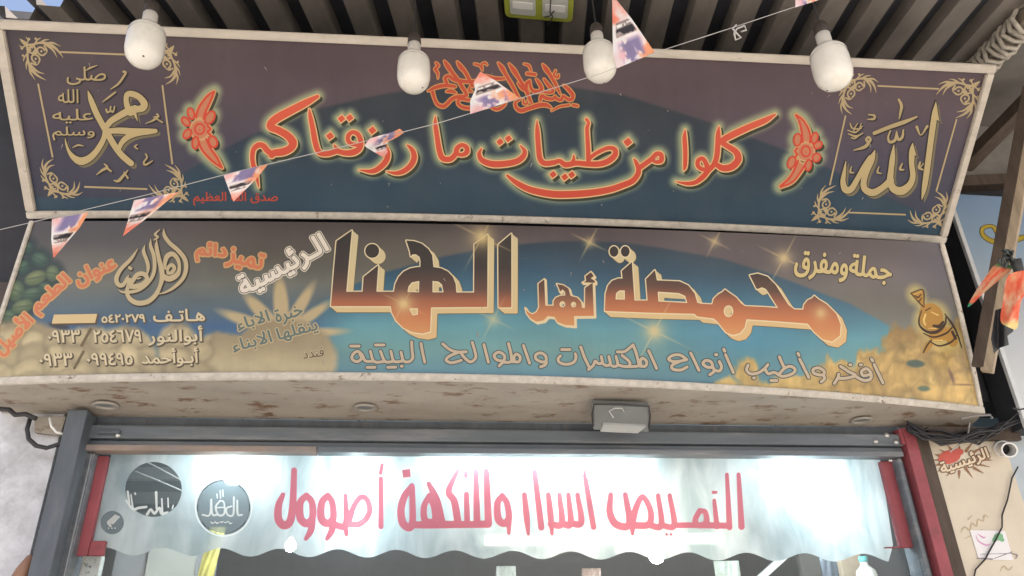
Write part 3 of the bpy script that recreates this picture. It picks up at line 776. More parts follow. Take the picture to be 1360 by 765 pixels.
for i in (0, 1):
    L_ = Layers(UP); L_.add(FL[i], 0.6, au(SHD), .0012, shift(FL[i], 3.0, 3.4)).add(FL[i], 1.0, au((204, 162, 116)), .0018).add(FL[i], -1.4, au((196, 128, 96)), .0022).add(FR[i], 0.0, au((208, 72, 54)), .0028).build('flower_ornament', upper_sign)
Layers(UP).add(BS, 1.5, au((206, 148, 92)), .0014).add(BS, 0.1, au((193, 78, 54)), .0024).build('invocation_lettering', upper_sign)
GOLD, GOLD2, GDK = (186, 168, 124), (116, 108, 84), (46, 42, 44)
for big, small in ((MU, MS), (AL, AS)):
    L_ = Layers(UP)
    L_.add(big, 0.0, au(GOLD2), .0010, shift(big, 3.6, 3.8)).add(big, 1.1, au(GDK), .0018).add(big, 0.0, au(GOLD), .0026)
    L_.add(small, 0.3, au((40, 38, 40)), .0012, shift(small, 1.8, 2.0)).add(small, 0.15, au((176, 158, 118)), .0030).build('gold_calligraphy', upper_sign)
for q in OR: Layers(UP).add(q, 0.0, au((178, 160, 124)), .0016).build('corner_ornament_frame', upper_sign)
Layers(UP).add(SQ, 0.3, au((176, 70, 54)), .0016).build('closing_lettering', upper_sign)
hU, wU = 0.045, 0.0088
rail(PU, 0, 1 - hU, 1, 1 - hU, 0, hU, MT['cream_frame'], 'frame_rail', upper_sign)
rail(PU, 0, 0, 1, 0, 0, 0.04, MT['worn_frame'], 'frame_rail', upper_sign)
rail(PU, 0, 0.0405, 0, 1 - hU - 0.0005, wU + .001, 0, MT['cream_frame'], 'frame_rail', upper_sign, n=6)
rail(PU, 1 - wU, 0.0405, 1 - wU, 1 - hU - 0.0005, wU, 0, MT['cream_frame'], 'frame_rail', upper_sign, n=6)
box_back(PU, 0.14, 'back_case', upper_sign, MT['black_box'])

# ------------------------------------------------------------------ fields of the lower lettering
G1 = (430, 295, 5); G2 = (690, 300, 5); G3 = (790, 310, 5.347); G4 = (920, 340, 5.467)
BK = Field(425, 298, 1135, 472, 0.6, 4)
BK.poly(tr(*G1, [(48, 560), (66, 340), (85, 128), (187, 57), (168, 260), (150, 464), (258, 464), (265, 365), (362, 288), (350, 464), (466, 464), (475, 412), (498, 365), (530, 330), (575, 308), (620, 300), (642, 299), (643, 262), (636, 232), (612, 216), (590, 216), (578, 230), (570, 190), (548, 124), (600, 128), (650, 144), (695, 180), (720, 222), (728, 300),
     (780, 308), (825, 330), (858, 365), (876, 412), (880, 469), (998, 469), (1000, 150), (1088, 85), (1085, 565), (712, 568), (706, 728), (655, 742), (590, 732), (530, 705), (480, 655), (452, 600), (445, 560)]),
   [tr(*G1, [(556, 466), (562, 430), (585, 402), (635, 392), (632, 468)]), tr(*G1, [(722, 392), (762, 396), (786, 418), (796, 468), (722, 468)]), tr(*G1, [(565, 575), (625, 573), (625, 616), (590, 622)])])
BK.poly(tr(*G1, [(1160, 568), (1158, 152), (1245, 78), (1245, 568)]))
BK.ell(430 + 322 / 5, 295 + 193 / 5, 9.2, 9.2)
BK.poly(tr(*G3, [(70, 552), (75, 430), (92, 372), (122, 337), (165, 321), (196, 322), (190, 268), (262, 205), (280, 478), (374, 478), (362, 326), (425, 262), (440, 335), (600, 341), (662, 370), (708, 428), (726, 494), (760, 500)]) +
        tr(*G4, [(30, 346), (140, 352), (150, 312), (185, 278), (215, 262), (232, 244), (262, 266), (312, 300), (350, 345), (378, 365), (500, 370), (618, 378), (545, 262), (528, 240), (500, 228), (478, 238), (462, 240), (412, 140), (470, 128), (540, 150), (600, 210), (650, 290), (692, 355), (735, 388), (800, 390), (806, 355), (832, 322), (865, 306), (880, 289), (912, 316), (970, 350), (1040, 420), (1072, 500), (1066, 580), (1010, 622), (940, 605), (880, 552), (832, 492), (600, 474), (388, 460), (375, 520), (340, 562), (290, 575), (240, 556), (180, 480), (150, 455), (30, 440)]) +
        tr(*G3, [(705, 572), (400, 565)]),
   [tr(*G3, [(146, 470), (150, 425), (175, 406), (212, 406), (212, 472)]), tr(*G3, [(445, 415), (595, 425), (640, 445), (656, 495), (450, 485)]), ellipse(920 + 258 / 5.467, 340 + 402 / 5.467, 6.4, 7.8)])
for x in (135, 215): BK.ell(790 + x / 5.347, 310 + 130 / 5.347, 5.8, 7.0)
AH = Field(692, 355, 800, 440, 0.5, 3)
AH.poly(tr(*G2, [(38, 545), (55, 572), (85, 588), (113, 572), (128, 540), (124, 385), (165, 354), (172, 530), (224, 530), (224, 500), (240, 477), (272, 464), (302, 462), (300, 440), (285, 425), (268, 440), (258, 410), (246, 386), (290, 394), (325, 416), (340, 465), (385, 477), (410, 508), (416, 545), (432, 545), (434, 412), (486, 376), (494, 600), (362, 602), (365, 665), (300, 660), (250, 640), (230, 606), (186, 602), (160, 630), (110, 640), (70, 615), (45, 580)]),
   [ellipse(690 + 284 / 5, 300 + 522 / 5, 3.6, 3.8), ellipse(690 + 358 / 5, 300 + 524 / 5, 3.2, 3.4)])
AH.poly(tr(*G2, [(416, 378), (440, 366), (436, 335), (474, 306), (494, 335), (474, 350), (500, 365), (500, 380)]))

# bubble lettering of the slogan
SL = Field(450, 440, 1195, 520, 0.55, 3)
S1, S2, S3, S4 = (450, 440, 6.8), (640, 445, 6.8), (820, 450, 6.8), (990, 455, 6.8)
for K, ss in [
  (S1, [[(742, 112), (758, 200), (776, 280)], [(658, 98), (662, 180), (668, 240), (636, 275), (585, 268), (562, 190)], [(585, 268), (500, 272), (470, 182)], [(500, 272), (420, 274), (376, 182)], [(420, 274), (320, 274), (285, 182)], [(320, 272), (240, 268), (212, 215), (168, 182), (125, 215), (122, 255), (168, 276), (205, 245), (190, 208)],
        [(108, 135), (184, 135)], [(332, 125), (408, 125)], [(256, 327), (326, 327)], [(442, 327), (514, 325)], [(565, 316), (572, 317)],
        [(1205, 102), (1228, 180), (1236, 240), (1190, 278), (1140, 245), (1105, 195), (1150, 186)], [(938, 115), (1000, 165), (1070, 188), (1150, 186)], [(1085, 190), (1000, 225), (968, 262), (1020, 285), (1105, 264)], [(1310, 122), (1350, 280)]]),
  (S2, [[(195, 240), (205, 190), (155, 155), (110, 185), (135, 225), (190, 240), (155, 280)], [(240, 78), (262, 170), (262, 240), (205, 248)], [(262, 240), (330, 242), (345, 200), (310, 172), (288, 205), (295, 240)], [(375, 95), (430, 255)], [(580, 240), (575, 190), (530, 162), (485, 182), (490, 220), (545, 245), (580, 240), (572, 270), (530, 288)],
        [(708, 190), (686, 218), (705, 252), (770, 265), (830, 245), (850, 200), (842, 170)], [(720, 132), (795, 132)], [(892, 108), (925, 200), (968, 290)], [(962, 312), (1005, 275), (1022, 236), (1050, 258), (1085, 250), (1078, 195)], [(1085, 252), (1120, 276), (1158, 262), (1145, 195)], [(1155, 265), (1190, 285), (1225, 268), (1210, 195)], [(1225, 270), (1290, 285), (1330, 278), (1330, 240), (1265, 185)], [(1222, 153), (1290, 148), (1364, 90)]]),
  (S3, [[(140, 55), (168, 130), (188, 210), (188, 245), (100, 252)], [(188, 245), (250, 248), (262, 205), (222, 175), (205, 212), (215, 240)], [(280, 108), (318, 190), (352, 268)],
        [(622, 185), (565, 148), (500, 150), (460, 183), (500, 205), (565, 202), (625, 188)], [(560, 205), (492, 240), (500, 275), (570, 282), (628, 255)], [(660, 128), (735, 285)], [(860, 250), (845, 210), (800, 195), (770, 222), (805, 255), (862, 262), (870, 295), (832, 325)], [(870, 285), (922, 290), (938, 250), (918, 205)], [(885, 143), (895, 144)], [(975, 145), (1045, 305)], [(958, 95), (968, 112)]]),
  (S4, [[(22, 205), (8, 248), (45, 282), (110, 275), (165, 240), (200, 200)], [(175, 240), (205, 282), (260, 270), (330, 305), (420, 282), (447, 242), (400, 214), (345, 238), (300, 288)], [(305, 130), (335, 200), (352, 232)], [(72, 320), (80, 320)], [(228, 343), (282, 343)], [(488, 150), (570, 315)], [(472, 98), (482, 115)], [(700, 295), (710, 262), (660, 228), (610, 242), (615, 275), (660, 292), (700, 295), (712, 325), (682, 355)],
        [(800, 368), (832, 320), (840, 285)], [(835, 322), (900, 322), (990, 298), (930, 262), (858, 215)], [(940, 200), (950, 201)], [(985, 300), (1060, 340), (1125, 330), (1130, 275), (1090, 235), (1045, 262), (1062, 298), (1112, 290)], [(1035, 200), (1045, 201)], [(1160, 198), (1240, 365)], [(1136, 148), (1146, 165)]])]:
    for s_ in ss: SL.stroke(tr(*K, [(x, y, 25) for x, y in s_]))

# teardrop logo
LG = Field(142, 298, 262, 410, 0.45, 3)
KL = (145, 300, 6.957)
for s_ in [[(506, 30, 6), (512, 90, 32), (560, 160, 38), (640, 230, 40), (700, 310, 40), (712, 400, 38), (680, 490, 34), (600, 570, 28), (520, 615, 18), (450, 632, 5)],
           [(440, 130, 6), (440, 200, 34), (460, 300, 38), (485, 400, 46), (490, 480, 44), (470, 560, 36), (430, 640, 40), (360, 700, 44), (270, 715, 46), (198, 680, 44), (165, 615, 32), (180, 550, 36), (190, 500, 40)],
           [(520, 400, 16), (518, 340, 34), (540, 280, 46), (590, 262, 44), (635, 310, 36), (650, 380, 30), (630, 450, 46), (560, 490, 54), (500, 470, 50)], [(540, 430, 20), (548, 385, 30), (580, 362, 34), (605, 392, 34), (580, 432, 34), (545, 440, 26)],
           [(472, 33, 6), (425, 80, 22), (452, 105, 20), (415, 132, 12)],
           [(385, 125, 6), (385, 190, 30), (412, 270, 34), (422, 370, 34), (405, 460, 32), (350, 540, 28), (280, 592, 28), (200, 612, 30), (120, 612, 18), (85, 588, 5)],
           [(332, 178, 5), (320, 240, 32), (345, 310, 34), (362, 380, 32), (352, 450, 16)],
           [(266, 215, 6), (200, 310, 32), (112, 400, 36), (70, 480, 40), (82, 540, 42), (130, 548, 36), (168, 480, 22), (182, 462, 10)], [(190, 388, 30), (202, 396, 30)],
           [(188, 560, 40), (215, 515, 38), (262, 452, 40), (320, 446, 42), (352, 490, 38), (310, 540, 42), (240, 562, 46), (185, 560, 40)], [(265, 490, 14), (292, 482, 12)]]:
    st(LG, KL, s_)

def words(box, items, h=0.45, margin=4):
    f_ = Field(*box, h, margin)
    for it in items: text_field(f_, *it)
    return f_
PH = words((40, 400, 285, 500), [('هـاتـف', 238, 419, 68, 16, -1), ('٥٤٢٠٢٧٩', 164, 423, 57, 10.5, -1), ('أبوالنور', 233, 446, 72, 25, -1), ('٢٥٤٦٧٩', 156, 446.5, 63, 16, -1), ('٠٩٣٣', 85, 447, 42, 16, -1),
      ('أبـوأحمد', 226, 475, 74, 24, -1), ('٠٩٩٤٩٥', 146, 477, 60, 15.5, -1), ('٠٩٣٣', 74.5, 478, 43, 16, -1)])
SLH = Field(40, 400, 285, 500, 0.5, 3)
SLH.stroke([(120.5, 437, 3.0), (108.5, 459, 3.4)], False); SLH.stroke([(111, 467, 3.0), (99, 489, 3.4)], False)
BAR = Field(60, 410, 140, 435, 0.5, 3); BAR.poly([(72, 418), (129.5, 417), (126.5, 429), (69, 430)])
JM = words((1045, 325, 1200, 390), [('ومفرق', 1090.5, 354, 70, 36, 5), ('جملة', 1156, 358, 56, 34, 8)])
OG2 = words((240, 315, 370, 375), [('تميز', 325.5, 346, 48, 28, 15), ('دائم', 280.5, 335.5, 40, 25, 4)], 0.5, 5)
OG = words((-30, 315, 180, 500), [('عنوان', 127, 361, 56, 24, -24), ('الطعم', 69, 392, 62, 24, -42), ('الأصيل', 18, 444, 62, 26, -46)], 0.5, 5)
RS = words((300, 300, 450, 405), [('الـرئيسية', 376, 354, 128, 34, -28.5)], 0.45, 6)
EX = words((295, 395, 430, 480), [('خبرة', 384, 418, 37, 22, -17), ('الاباء', 336, 427, 44, 19, -17), ('ينقلها', 395, 439.5, 54, 20, -15), ('الابناء', 334.5, 455, 53, 20, -15)], 0.45, 4)
SG = words((395, 455, 440, 485), [('قندد', 416, 469, 28, 12, -8)], 0.45, 3)

# ------------------------------------------------------------------ the printed picture of the lower sign
def ew(px, py, cx, cy, rx_, ry_, a=0.0, soft=1.5):
    a = R_(a); dx, dy = px - cx, py - cy
    u = dx * math.cos(a) + dy * math.sin(a); v = -dx * math.sin(a) + dy * math.cos(a)
    q = np.sqrt((u / rx_) ** 2 + (v / ry_) ** 2)
    return np.clip(0.5 - (q - 1) * min(rx_, ry_) / (2 * soft), 0, 1)
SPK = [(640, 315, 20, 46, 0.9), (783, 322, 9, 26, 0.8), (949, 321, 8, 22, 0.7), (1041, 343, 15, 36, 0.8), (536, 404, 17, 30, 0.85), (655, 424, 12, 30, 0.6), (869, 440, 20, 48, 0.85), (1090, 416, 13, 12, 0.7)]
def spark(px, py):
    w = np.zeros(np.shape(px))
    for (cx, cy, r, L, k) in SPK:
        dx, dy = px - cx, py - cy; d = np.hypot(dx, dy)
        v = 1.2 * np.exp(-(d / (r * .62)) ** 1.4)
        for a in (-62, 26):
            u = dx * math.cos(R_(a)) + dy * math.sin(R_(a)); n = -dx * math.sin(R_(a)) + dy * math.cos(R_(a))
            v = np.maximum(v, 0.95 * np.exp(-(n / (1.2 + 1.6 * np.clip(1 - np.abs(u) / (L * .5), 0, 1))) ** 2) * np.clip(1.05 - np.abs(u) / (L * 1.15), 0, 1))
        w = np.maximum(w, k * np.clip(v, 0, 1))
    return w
SPC = np.array([214.0, 192, 138])
nut_rng = np.random.default_rng(3)
LN = [(20, 505, 60, 36), (60, 470, 62, 36), (120, 458, 34, 24), (165, 474, 44, 42), (236, 466, 27, 37), (300, 486, 62, 44), (200, 505, 60, 28), (110, 500, 60, 30), (375, 478, 72, 56), (30, 440, 40, 16), (270, 505, 60, 20)]
NUTS_L = [(x + nut_rng.normal(0, 4), y + nut_rng.normal(0, 3), 16 + 14 * nut_rng.random(), 11 + 8 * nut_rng.random(), nut_rng.uniform(-50, 50), nut_rng.uniform(-1, 1)) for x in range(-20, 300, 32) for y in (452, 474, 494, 512)]
RN = [(1210, 502, 92, 36), (1258, 472, 58, 44), (1196, 456, 28, 24), (1160, 482, 26, 20), (1130, 508, 44, 18), (1290, 500, 50, 50), (995, 497, 16, 22), (962, 513, 20, 12), (1045, 518, 70, 17), (1120, 492, 22, 14), (1090, 505, 26, 16)]
NUTS_R = [(x + nut_rng.normal(0, 5), y + nut_rng.normal(0, 3), 15 + 12 * nut_rng.random(), 10 + 8 * nut_rng.random(), nut_rng.uniform(-50, 50), nut_rng.uniform(-1, 1)) for x in range(1110, 1330, 27) for y in (462, 482, 502, 520)]
BEANS = [(53, 345, 12, 10, 20, 0), (30, 355, 11, 9, -30, 0), (47, 369, 15, 9, -22, 1), (70, 363, 9, 11, 0, .7), (21, 386, 11, 14, 10, .6), (43, 390, 14, 8, -15, .2), (30, 407, 15, 9, -18, .8), (60, 382, 9, 7, 0, .1), (12, 420, 10, 9, 0, .3), (8, 362, 9, 12, 0, .1), (34, 328, 10, 8, 10, 0)]
def paint_lower(px, py):
    yy = py - np.interp(px, [0, 640, 1300], [6, 0, 26])
    c = ramp(yy, [(295, (76, 70, 70)), (335, (95, 91, 84)), (375, (104, 106, 98)), (405, (84, 100, 110)), (430, (62, 90, 122)), (460, (74, 106, 126)), (510, (94, 116, 122))])
    rgt = ramp(yy, [(295, (84, 74, 76)), (335, (90, 82, 86)), (380, (104, 103, 98)), (430, (108, 112, 106)), (510, (120, 116, 98))])
    c = mixc(c, rgt, sm(520, 760, px)); c = mixc(c, np.array([70.0, 72, 90]) + 0 * c, 0.7 * sm(1170, 1280, px) * sm(440, 330, py))
    st_ = np.sin(px * 0.018 + py * 0.05) * 0.5 + np.sin(px * 0.007 - py * 0.09 + 1.3) * 0.5
    c = c * (1 + 0.05 * st_[..., None])
    top = np.interp(px, [380, 430, 470, 510, 584, 628, 688, 730, 780, 826, 883, 960, 1030, 1130, 1187, 1240], [420, 398, 378, 362, 342, 333, 325, 321, 320, 322, 330, 344, 366, 404, 436, 470])
    dome = ramp(yy, [(318, (46, 60, 72)), (355, (44, 76, 98)), (395, (58, 108, 132)), (430, (88, 144, 156)), (462, (102, 146, 146)), (488, (92, 136, 148)), (512, (74, 116, 146))])
    dm = mixc(dome, np.array([58.0, 122, 158]) + 0 * c, 0.55 * np.exp(-((px - 990) / 120) ** 2 - ((yy - 440) / 42) ** 2))
    c = mixc(c, dm, sm(-2.5, 2.5, py - top) * sm(395, 470, px))
    c = c * (1 + .05 * vn(px / 90, py / 40, 31) + .012 * vn(px / 9, py / 60, 32))[..., None]
    # palm-like burst
    for (tx, ty, w) in [(328, 394, 9), (371, 372, 10), (414, 381, 8), (436, 403, 7), (296, 415, 8), (455, 440, 6)]:
        cx, cy = 376, 444; a = math.degrees(math.atan2(ty - cy, tx - cx)); L = math.hypot(tx - cx, ty - cy)
        c = mixc(c, np.array([188.0, 168, 126]) + 0 * c, 0.92 * ew(px, py, lerp(cx, tx, .52), lerp(cy, ty, .52), L * .52, w, a, 2.2))
    # beans
    bw = np.zeros(px.shape)
    for b in BEANS: bw = np.maximum(bw, ew(px, py, b[0], b[1], b[2] + 7, b[3] + 7, b[4], 5))
    c = mixc(c, np.array([38.0, 50, 50]) + 0 * c, 0.9 * bw)
    for b in BEANS:
        c = mixc(c, np.array([50 + 44 * b[5], 74 + 34 * b[5], 62 + 10 * b[5]]) + 0 * c, 0.95 * ew(px, py, b[0], b[1], b[2], b[3], b[4], 1.5))
        c = mixc(c, np.array([88 + 46 * b[5], 116 + 24 * b[5], 92 + 8 * b[5]]) + 0 * c, 0.75 * ew(px, py, b[0] - 1, b[1] - 2, b[2] * .6, b[3] * .5, b[4], 2.5))
        c = mixc(c, np.array([34.0, 44, 40]) + 0 * c, 0.6 * ew(px, py, b[0], b[1], b[2] * .75, 0.8, b[4] + 12, .6))
    for base, blobs, nuts, lo, hi in ((LN, None, NUTS_L, np.array([148.0, 134, 104]), np.array([186.0, 174, 138])), (RN, None, NUTS_R, np.array([150.0, 122, 72]), np.array([190.0, 164, 104]))):
        w = np.zeros(px.shape)
        kk = .3 if base is LN else 1.0
        wx, wy = px + kk * (7 * vn(px / 26, py / 26, 5) + 3 * vn(px / 7, py / 18, 8)), py + kk * (8 * vn(px / 22, py / 22, 6) + 4 * vn(px / 6, py / 30, 9))
        for b in base: w = np.maximum(w, ew(wx, wy, *b, 0, 3.5))
        q = mixc(lo + 0 * c, hi + 0 * c, sm(440, 505, py)); 
        for n_ in nuts:
            e = ew(wx, wy, *n_[:5], 3.0); col = (lo + hi) / 2 * (1 + 0.09 * n_[5])
            q = mixc(q, col * 0.78 + 0 * c, 0.6 * e); q = mixc(q, col * 1.06 + 0 * c, 0.8 * ew(wx, wy, n_[0] - 1, n_[1] - 1.5, n_[2] * .86, n_[3] * .8, n_[4], 2.5))
            q = mixc(q, np.minimum(col * 1.2, 225) + 0 * c, 0.5 * ew(wx, wy, n_[0] - 3, n_[1] - 3, n_[2] * .45, n_[3] * .3, n_[4], 3.0))
        q = q * (1 + kk * .10 * vn(px / 30, py / 14, 4) + kk * .05 * vn(px / 6, py / 22, 3))[..., None]
        c = mixc(c, q, w)
    # brass coffee pot with its halo, dark openings
    hl = np.zeros(px.shape)
    for e in [(1217, 392, 9, 11, -30), (1237, 424, 20, 22, 30), (1252, 448, 24, 14, 20), (1225, 404, 6, 14, -20)]: hl = np.maximum(hl, ew(px, py, e[0], e[1], e[2] + 3, e[3] + 3, e[4], 5))
    c = mixc(c, np.array([190.0, 172, 104]) + 0 * c, 0.8 * hl)
    for e, col in [((1216, 483, 12, 5, 3), (48, 76, 76)), ((1227, 516, 8, 3.6, 3), (70, 98, 88)), ((1264, 500, 2.2, 10, -18), (104, 76, 66)), ((1282, 511, 14, 1.0, 2), (100, 76, 56)), ((78, 433, 14, 4, 12), (60, 56, 62))]:
        c = mixc(c, np.array(col, float) + 0 * c, 0.85 * ew(px, py, *e, .9))
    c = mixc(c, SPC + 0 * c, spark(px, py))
    return al(c)
sheet(PL, 880, 160, paint_lower, 'face_panel', lower_sign, MT['print'])
def sp(col):
    def f_(p):
        q = col(p) if callable(col) else np.tile(np.array(col, float), (len(p), 1))
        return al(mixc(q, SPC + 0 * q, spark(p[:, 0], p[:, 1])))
    return f_
def blk(p): 
    yy = p[:, 1] - np.interp(p[:, 0], [430, 700, 830, 1130], [0, 0, -6, 8])
    return ramp(yy, [(305, (60, 58, 58)), (355, (66, 60, 58)), (384, (100, 76, 68)), (400, (158, 100, 76)), (420, (190, 122, 84)), (445, (206, 150, 100))])
def ahl(p): return ramp(p[:, 1], [(362, (80, 66, 62)), (385, (104, 78, 68)), (402, (150, 104, 80)), (415, (190, 126, 88)), (432, (200, 146, 98))])
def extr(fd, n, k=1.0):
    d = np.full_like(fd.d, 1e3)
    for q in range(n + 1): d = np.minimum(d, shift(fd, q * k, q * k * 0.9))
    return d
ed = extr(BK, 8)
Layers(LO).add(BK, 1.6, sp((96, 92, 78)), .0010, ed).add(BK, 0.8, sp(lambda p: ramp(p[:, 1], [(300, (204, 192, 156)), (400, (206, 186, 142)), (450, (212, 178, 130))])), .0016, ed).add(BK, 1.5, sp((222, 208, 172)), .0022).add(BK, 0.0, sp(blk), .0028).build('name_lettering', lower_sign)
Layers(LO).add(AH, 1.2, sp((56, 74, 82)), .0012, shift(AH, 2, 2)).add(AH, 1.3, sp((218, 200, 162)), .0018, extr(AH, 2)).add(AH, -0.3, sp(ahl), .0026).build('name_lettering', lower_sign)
Layers(LO).add(SL, 1.25, al((74, 82, 86)), .0012).add(SL, 0.1, al((186, 170, 148)), .0020).build('slogan_lettering', lower_sign)
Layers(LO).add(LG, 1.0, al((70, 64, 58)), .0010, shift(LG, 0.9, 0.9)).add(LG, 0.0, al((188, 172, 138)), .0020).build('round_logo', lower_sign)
Layers(LO).add(PH, 1.5, al((92, 84, 72)), .0010, shift(PH, .7, .7)).add(PH, 0.45, al((206, 192, 160)), .0018).add(SLH, 0, al((112, 100, 78)), .0018).build('phone_lettering', lower_sign)
Layers(LO).add(BAR, 1.2, al((96, 82, 68)), .0010, shift(BAR, 1, 1)).add(BAR, 0, al((206, 184, 140)), .0018).build('blank_strip', lower_sign)
Layers(LO).add(JM, 1.9, al((68, 60, 56)), .0010, shift(JM, .5, .5)).add(JM, 0.85, al((200, 182, 132)), .0018).build('trade_lettering', lower_sign)
for q in (OG, OG2): Layers(LO).add(q, 2.9, al((196, 160, 112)), .0010).add(q, 1.0, al((202, 122, 90)), .0018).build('orange_lettering', lower_sign)
Layers(LO).add(RS, 3.4, al((214, 206, 190)), .0010).add(RS, 2.2, al((92, 88, 86)), .0016).add(RS, 1.2, al((224, 216, 202)), .0022).build('white_lettering', lower_sign)
Layers(LO).add(EX, 1.7, al((190, 172, 134)), .0010).add(EX, 0.4, al((96, 114, 112)), .0018).build('motto_lettering', lower_sign)
Layers(LO).add(SG, 0.9, al((196, 182, 150)), .0010).add(SG, 0.1, al((92, 80, 66)), .0018).build('signature', lower_sign)
rail(PL, 0, 0, 1, 0, 0, 0.042, MT['worn_frame'], 'frame_rail', lower_sign, (-0.02, 0.014), 40)
rail(PL, 0, 0.0425, 0, 1, 0.0042, 0, MT['worn_frame'], 'frame_rail', lower_sign, (-0.02, 0.01), 6, 0.003)
rail(PL, 1 - 0.0062, 0.0425, 1 - 0.0062, 1, 0.0062, 0, MT['worn_frame'], 'frame_rail', lower_sign, (-0.02, 0.01), 6, 0.003)

# underside from the lower edge back to the wall, and the closed case behind the face
V, F_ = [], []
for k in range(41):
    a = PL(k / 40, 0.0, -0.004); V += [a, [a[0], 0.0, ZL + 0.0], [a[0], 0.0, ZL + 0.02], a + [0, 0.01, 0.02]]
for k in range(40):
    for j in range(4): F_.append([k * 4 + j, k * 4 + (j + 1) % 4, k * 4 + 4 + (j + 1) % 4, k * 4 + 4 + j])
F_ += [[0, 1, 2, 3], [163, 162, 161, 160]]
o = mesh_obj('underside', V, F_, MT['soffit'], lower_sign)
bm = bmesh.new(); bm.from_mesh(o.data); bmesh.ops.recalc_face_normals(bm, faces=bm.faces); bm.to_mesh(o.data); bm.free()
V, F_ = [], []
for k in range(25):
    s = k / 24; a, b = PL(s, 0.02, -0.024), PL(s, 1.0, -0.024)
    V += [[a[0], a[1], ZL + 0.06], b, [b[0], 0.012, b[2]], [a[0], 0.012, ZL + 0.06]]
for k in range(24):
    for j in range(4): F_.append([k * 4 + j, k * 4 + (j + 1) % 4, k * 4 + 4 + (j + 1) % 4, k * 4 + 4 + j])
F_ += [[0, 1, 2, 3], [99, 98, 97, 96]]
mesh_obj('back_case', V, F_, MT['black_box'], lower_sign)
# brass coffee pot of the print
PT = [Field(1195, 375, 1290, 475, .45, 3) for _ in range(3)]
KQ = (1147, 266, 2.4)
PT[0].poly(tr(*KQ, [(150, 296), (188, 286), (192, 334), (200, 350), (186, 352), (180, 330)])); PT[0].ell(1236.5, 421, 16, 18.5, -15); PT[0].ell(1250, 444, 17, 9, -14); PT[0].poly(tr(*KQ, [(192, 468), (205, 448), (225, 455), (205, 480), (190, 488)])); PT[0].ell(1264, 452, 7, 9, -30)
for q in [[(150, 296, 3), (188, 286, 3), (192, 334, 3)], [(150, 296, 3), (175, 325, 3), (192, 340, 4)], [(162, 303, 3), (172, 310, 5), (182, 300, 3)], [(176, 322, 4), (184, 312, 3)], [(184, 352, 3), (176, 380, 4), (180, 402, 6), (205, 420, 9), (235, 418, 11), (258, 396, 7), (262, 372, 4)],
          [(222, 400, 8), (240, 402, 12), (252, 388, 8)], [(190, 424, 3), (222, 436, 5), (262, 424, 6), (282, 404, 4)], [(208, 448, 3), (240, 464, 5), (278, 452, 6), (296, 430, 3)], [(258, 362, 3), (284, 398, 7), (300, 432, 5), (312, 470, 3)], [(190, 486, 3), (202, 462, 5), (216, 446, 3)], [(196, 352, 3), (214, 342, 3)], [(282, 420, 9), (292, 440, 9)]]: PT[1].stroke(tr(*KQ, q))
for q in [[(196, 364, 6), (190, 384, 7), (196, 398, 4)], [(214, 356, 3), (236, 366, 4)], [(205, 408, 2), (230, 408, 3)], [(222, 446, 3), (250, 446, 4)], [(160, 300, 2), (184, 291, 2)]]: PT[2].stroke(tr(*KQ, q))
Layers(LO).add(PT[0], 0, al((172, 130, 64)), .0012).add(PT[1], 0, al((66, 50, 40)), .0020).add(PT[2], 0, al((222, 190, 116)), .0026).build('coffee_pot_print', lower_sign)
# chips and scratches in both printed faces
for fc, sg, box, sd_ in ((UP, upper_sign, (60, 75, 1230, 285), 5), (LO, lower_sign, (60, 325, 1240, 500), 6)):
    q_ = np.random.default_rng(sd_); NK = Field(box[0] - 5, box[1] - 5, box[2] + 5, box[3] + 5, .8, 3)
    for k in range(46):
        x, y = q_.uniform(box[0], box[2]), q_.uniform(box[1], box[3]); a = q_.normal(1.5, .5); l = q_.exponential(2.2) + .4; w = q_.uniform(.7, 1.3)
        NK.stroke([(x, y, w), (x + l * math.cos(a), y + l * math.sin(a), w * .5)], False)
    if fc is LO: NK.stroke([(634, 441, 1.2), (635, 447, 1.8)], False)
    Layers(fc).add(NK, 0, al((150, 142, 134)), .0034).build('scratches', sg)['kind'] = 'stuff'
MT['ring'] = pmat('dull_ring', (0.30, 0.28, 0.25), 0.4, var=.12)
# recessed spot rings in the underside
def under(px, py):
    d = rays(px, py)
    t_ = 3.0
    for _ in range(20):
        P = EYE + d * t_; s = (P[0] - PL(0, 0)[0]) / (PL(1, 0)[0] - PL(0, 0)[0]); a = PL(s, 0.0); w = P[1] / a[1]
        z = ZL + (a[2] - ZL) * w - 0.0; t_ += (z - P[2]) / d[2]
    return EYE + d * t_
for px, py in ((141, 537), (485, 540), (1143, 557)):
    c = under(px, py)
    dl = MB().lathe([(0.034, -0.001), (0.050, -0.001), (0.052, -0.007), (0.044, -0.011), (0.034, -0.009), (0.032, 0.0)], 28, c).build('spot_ring', MT['ring'], lower_sign, smooth=True)
    MB().lathe([(0.0005, -0.003), (0.0315, -0.004)], 28, c).build('spot_glass', MT['grey_lamp'], dl)

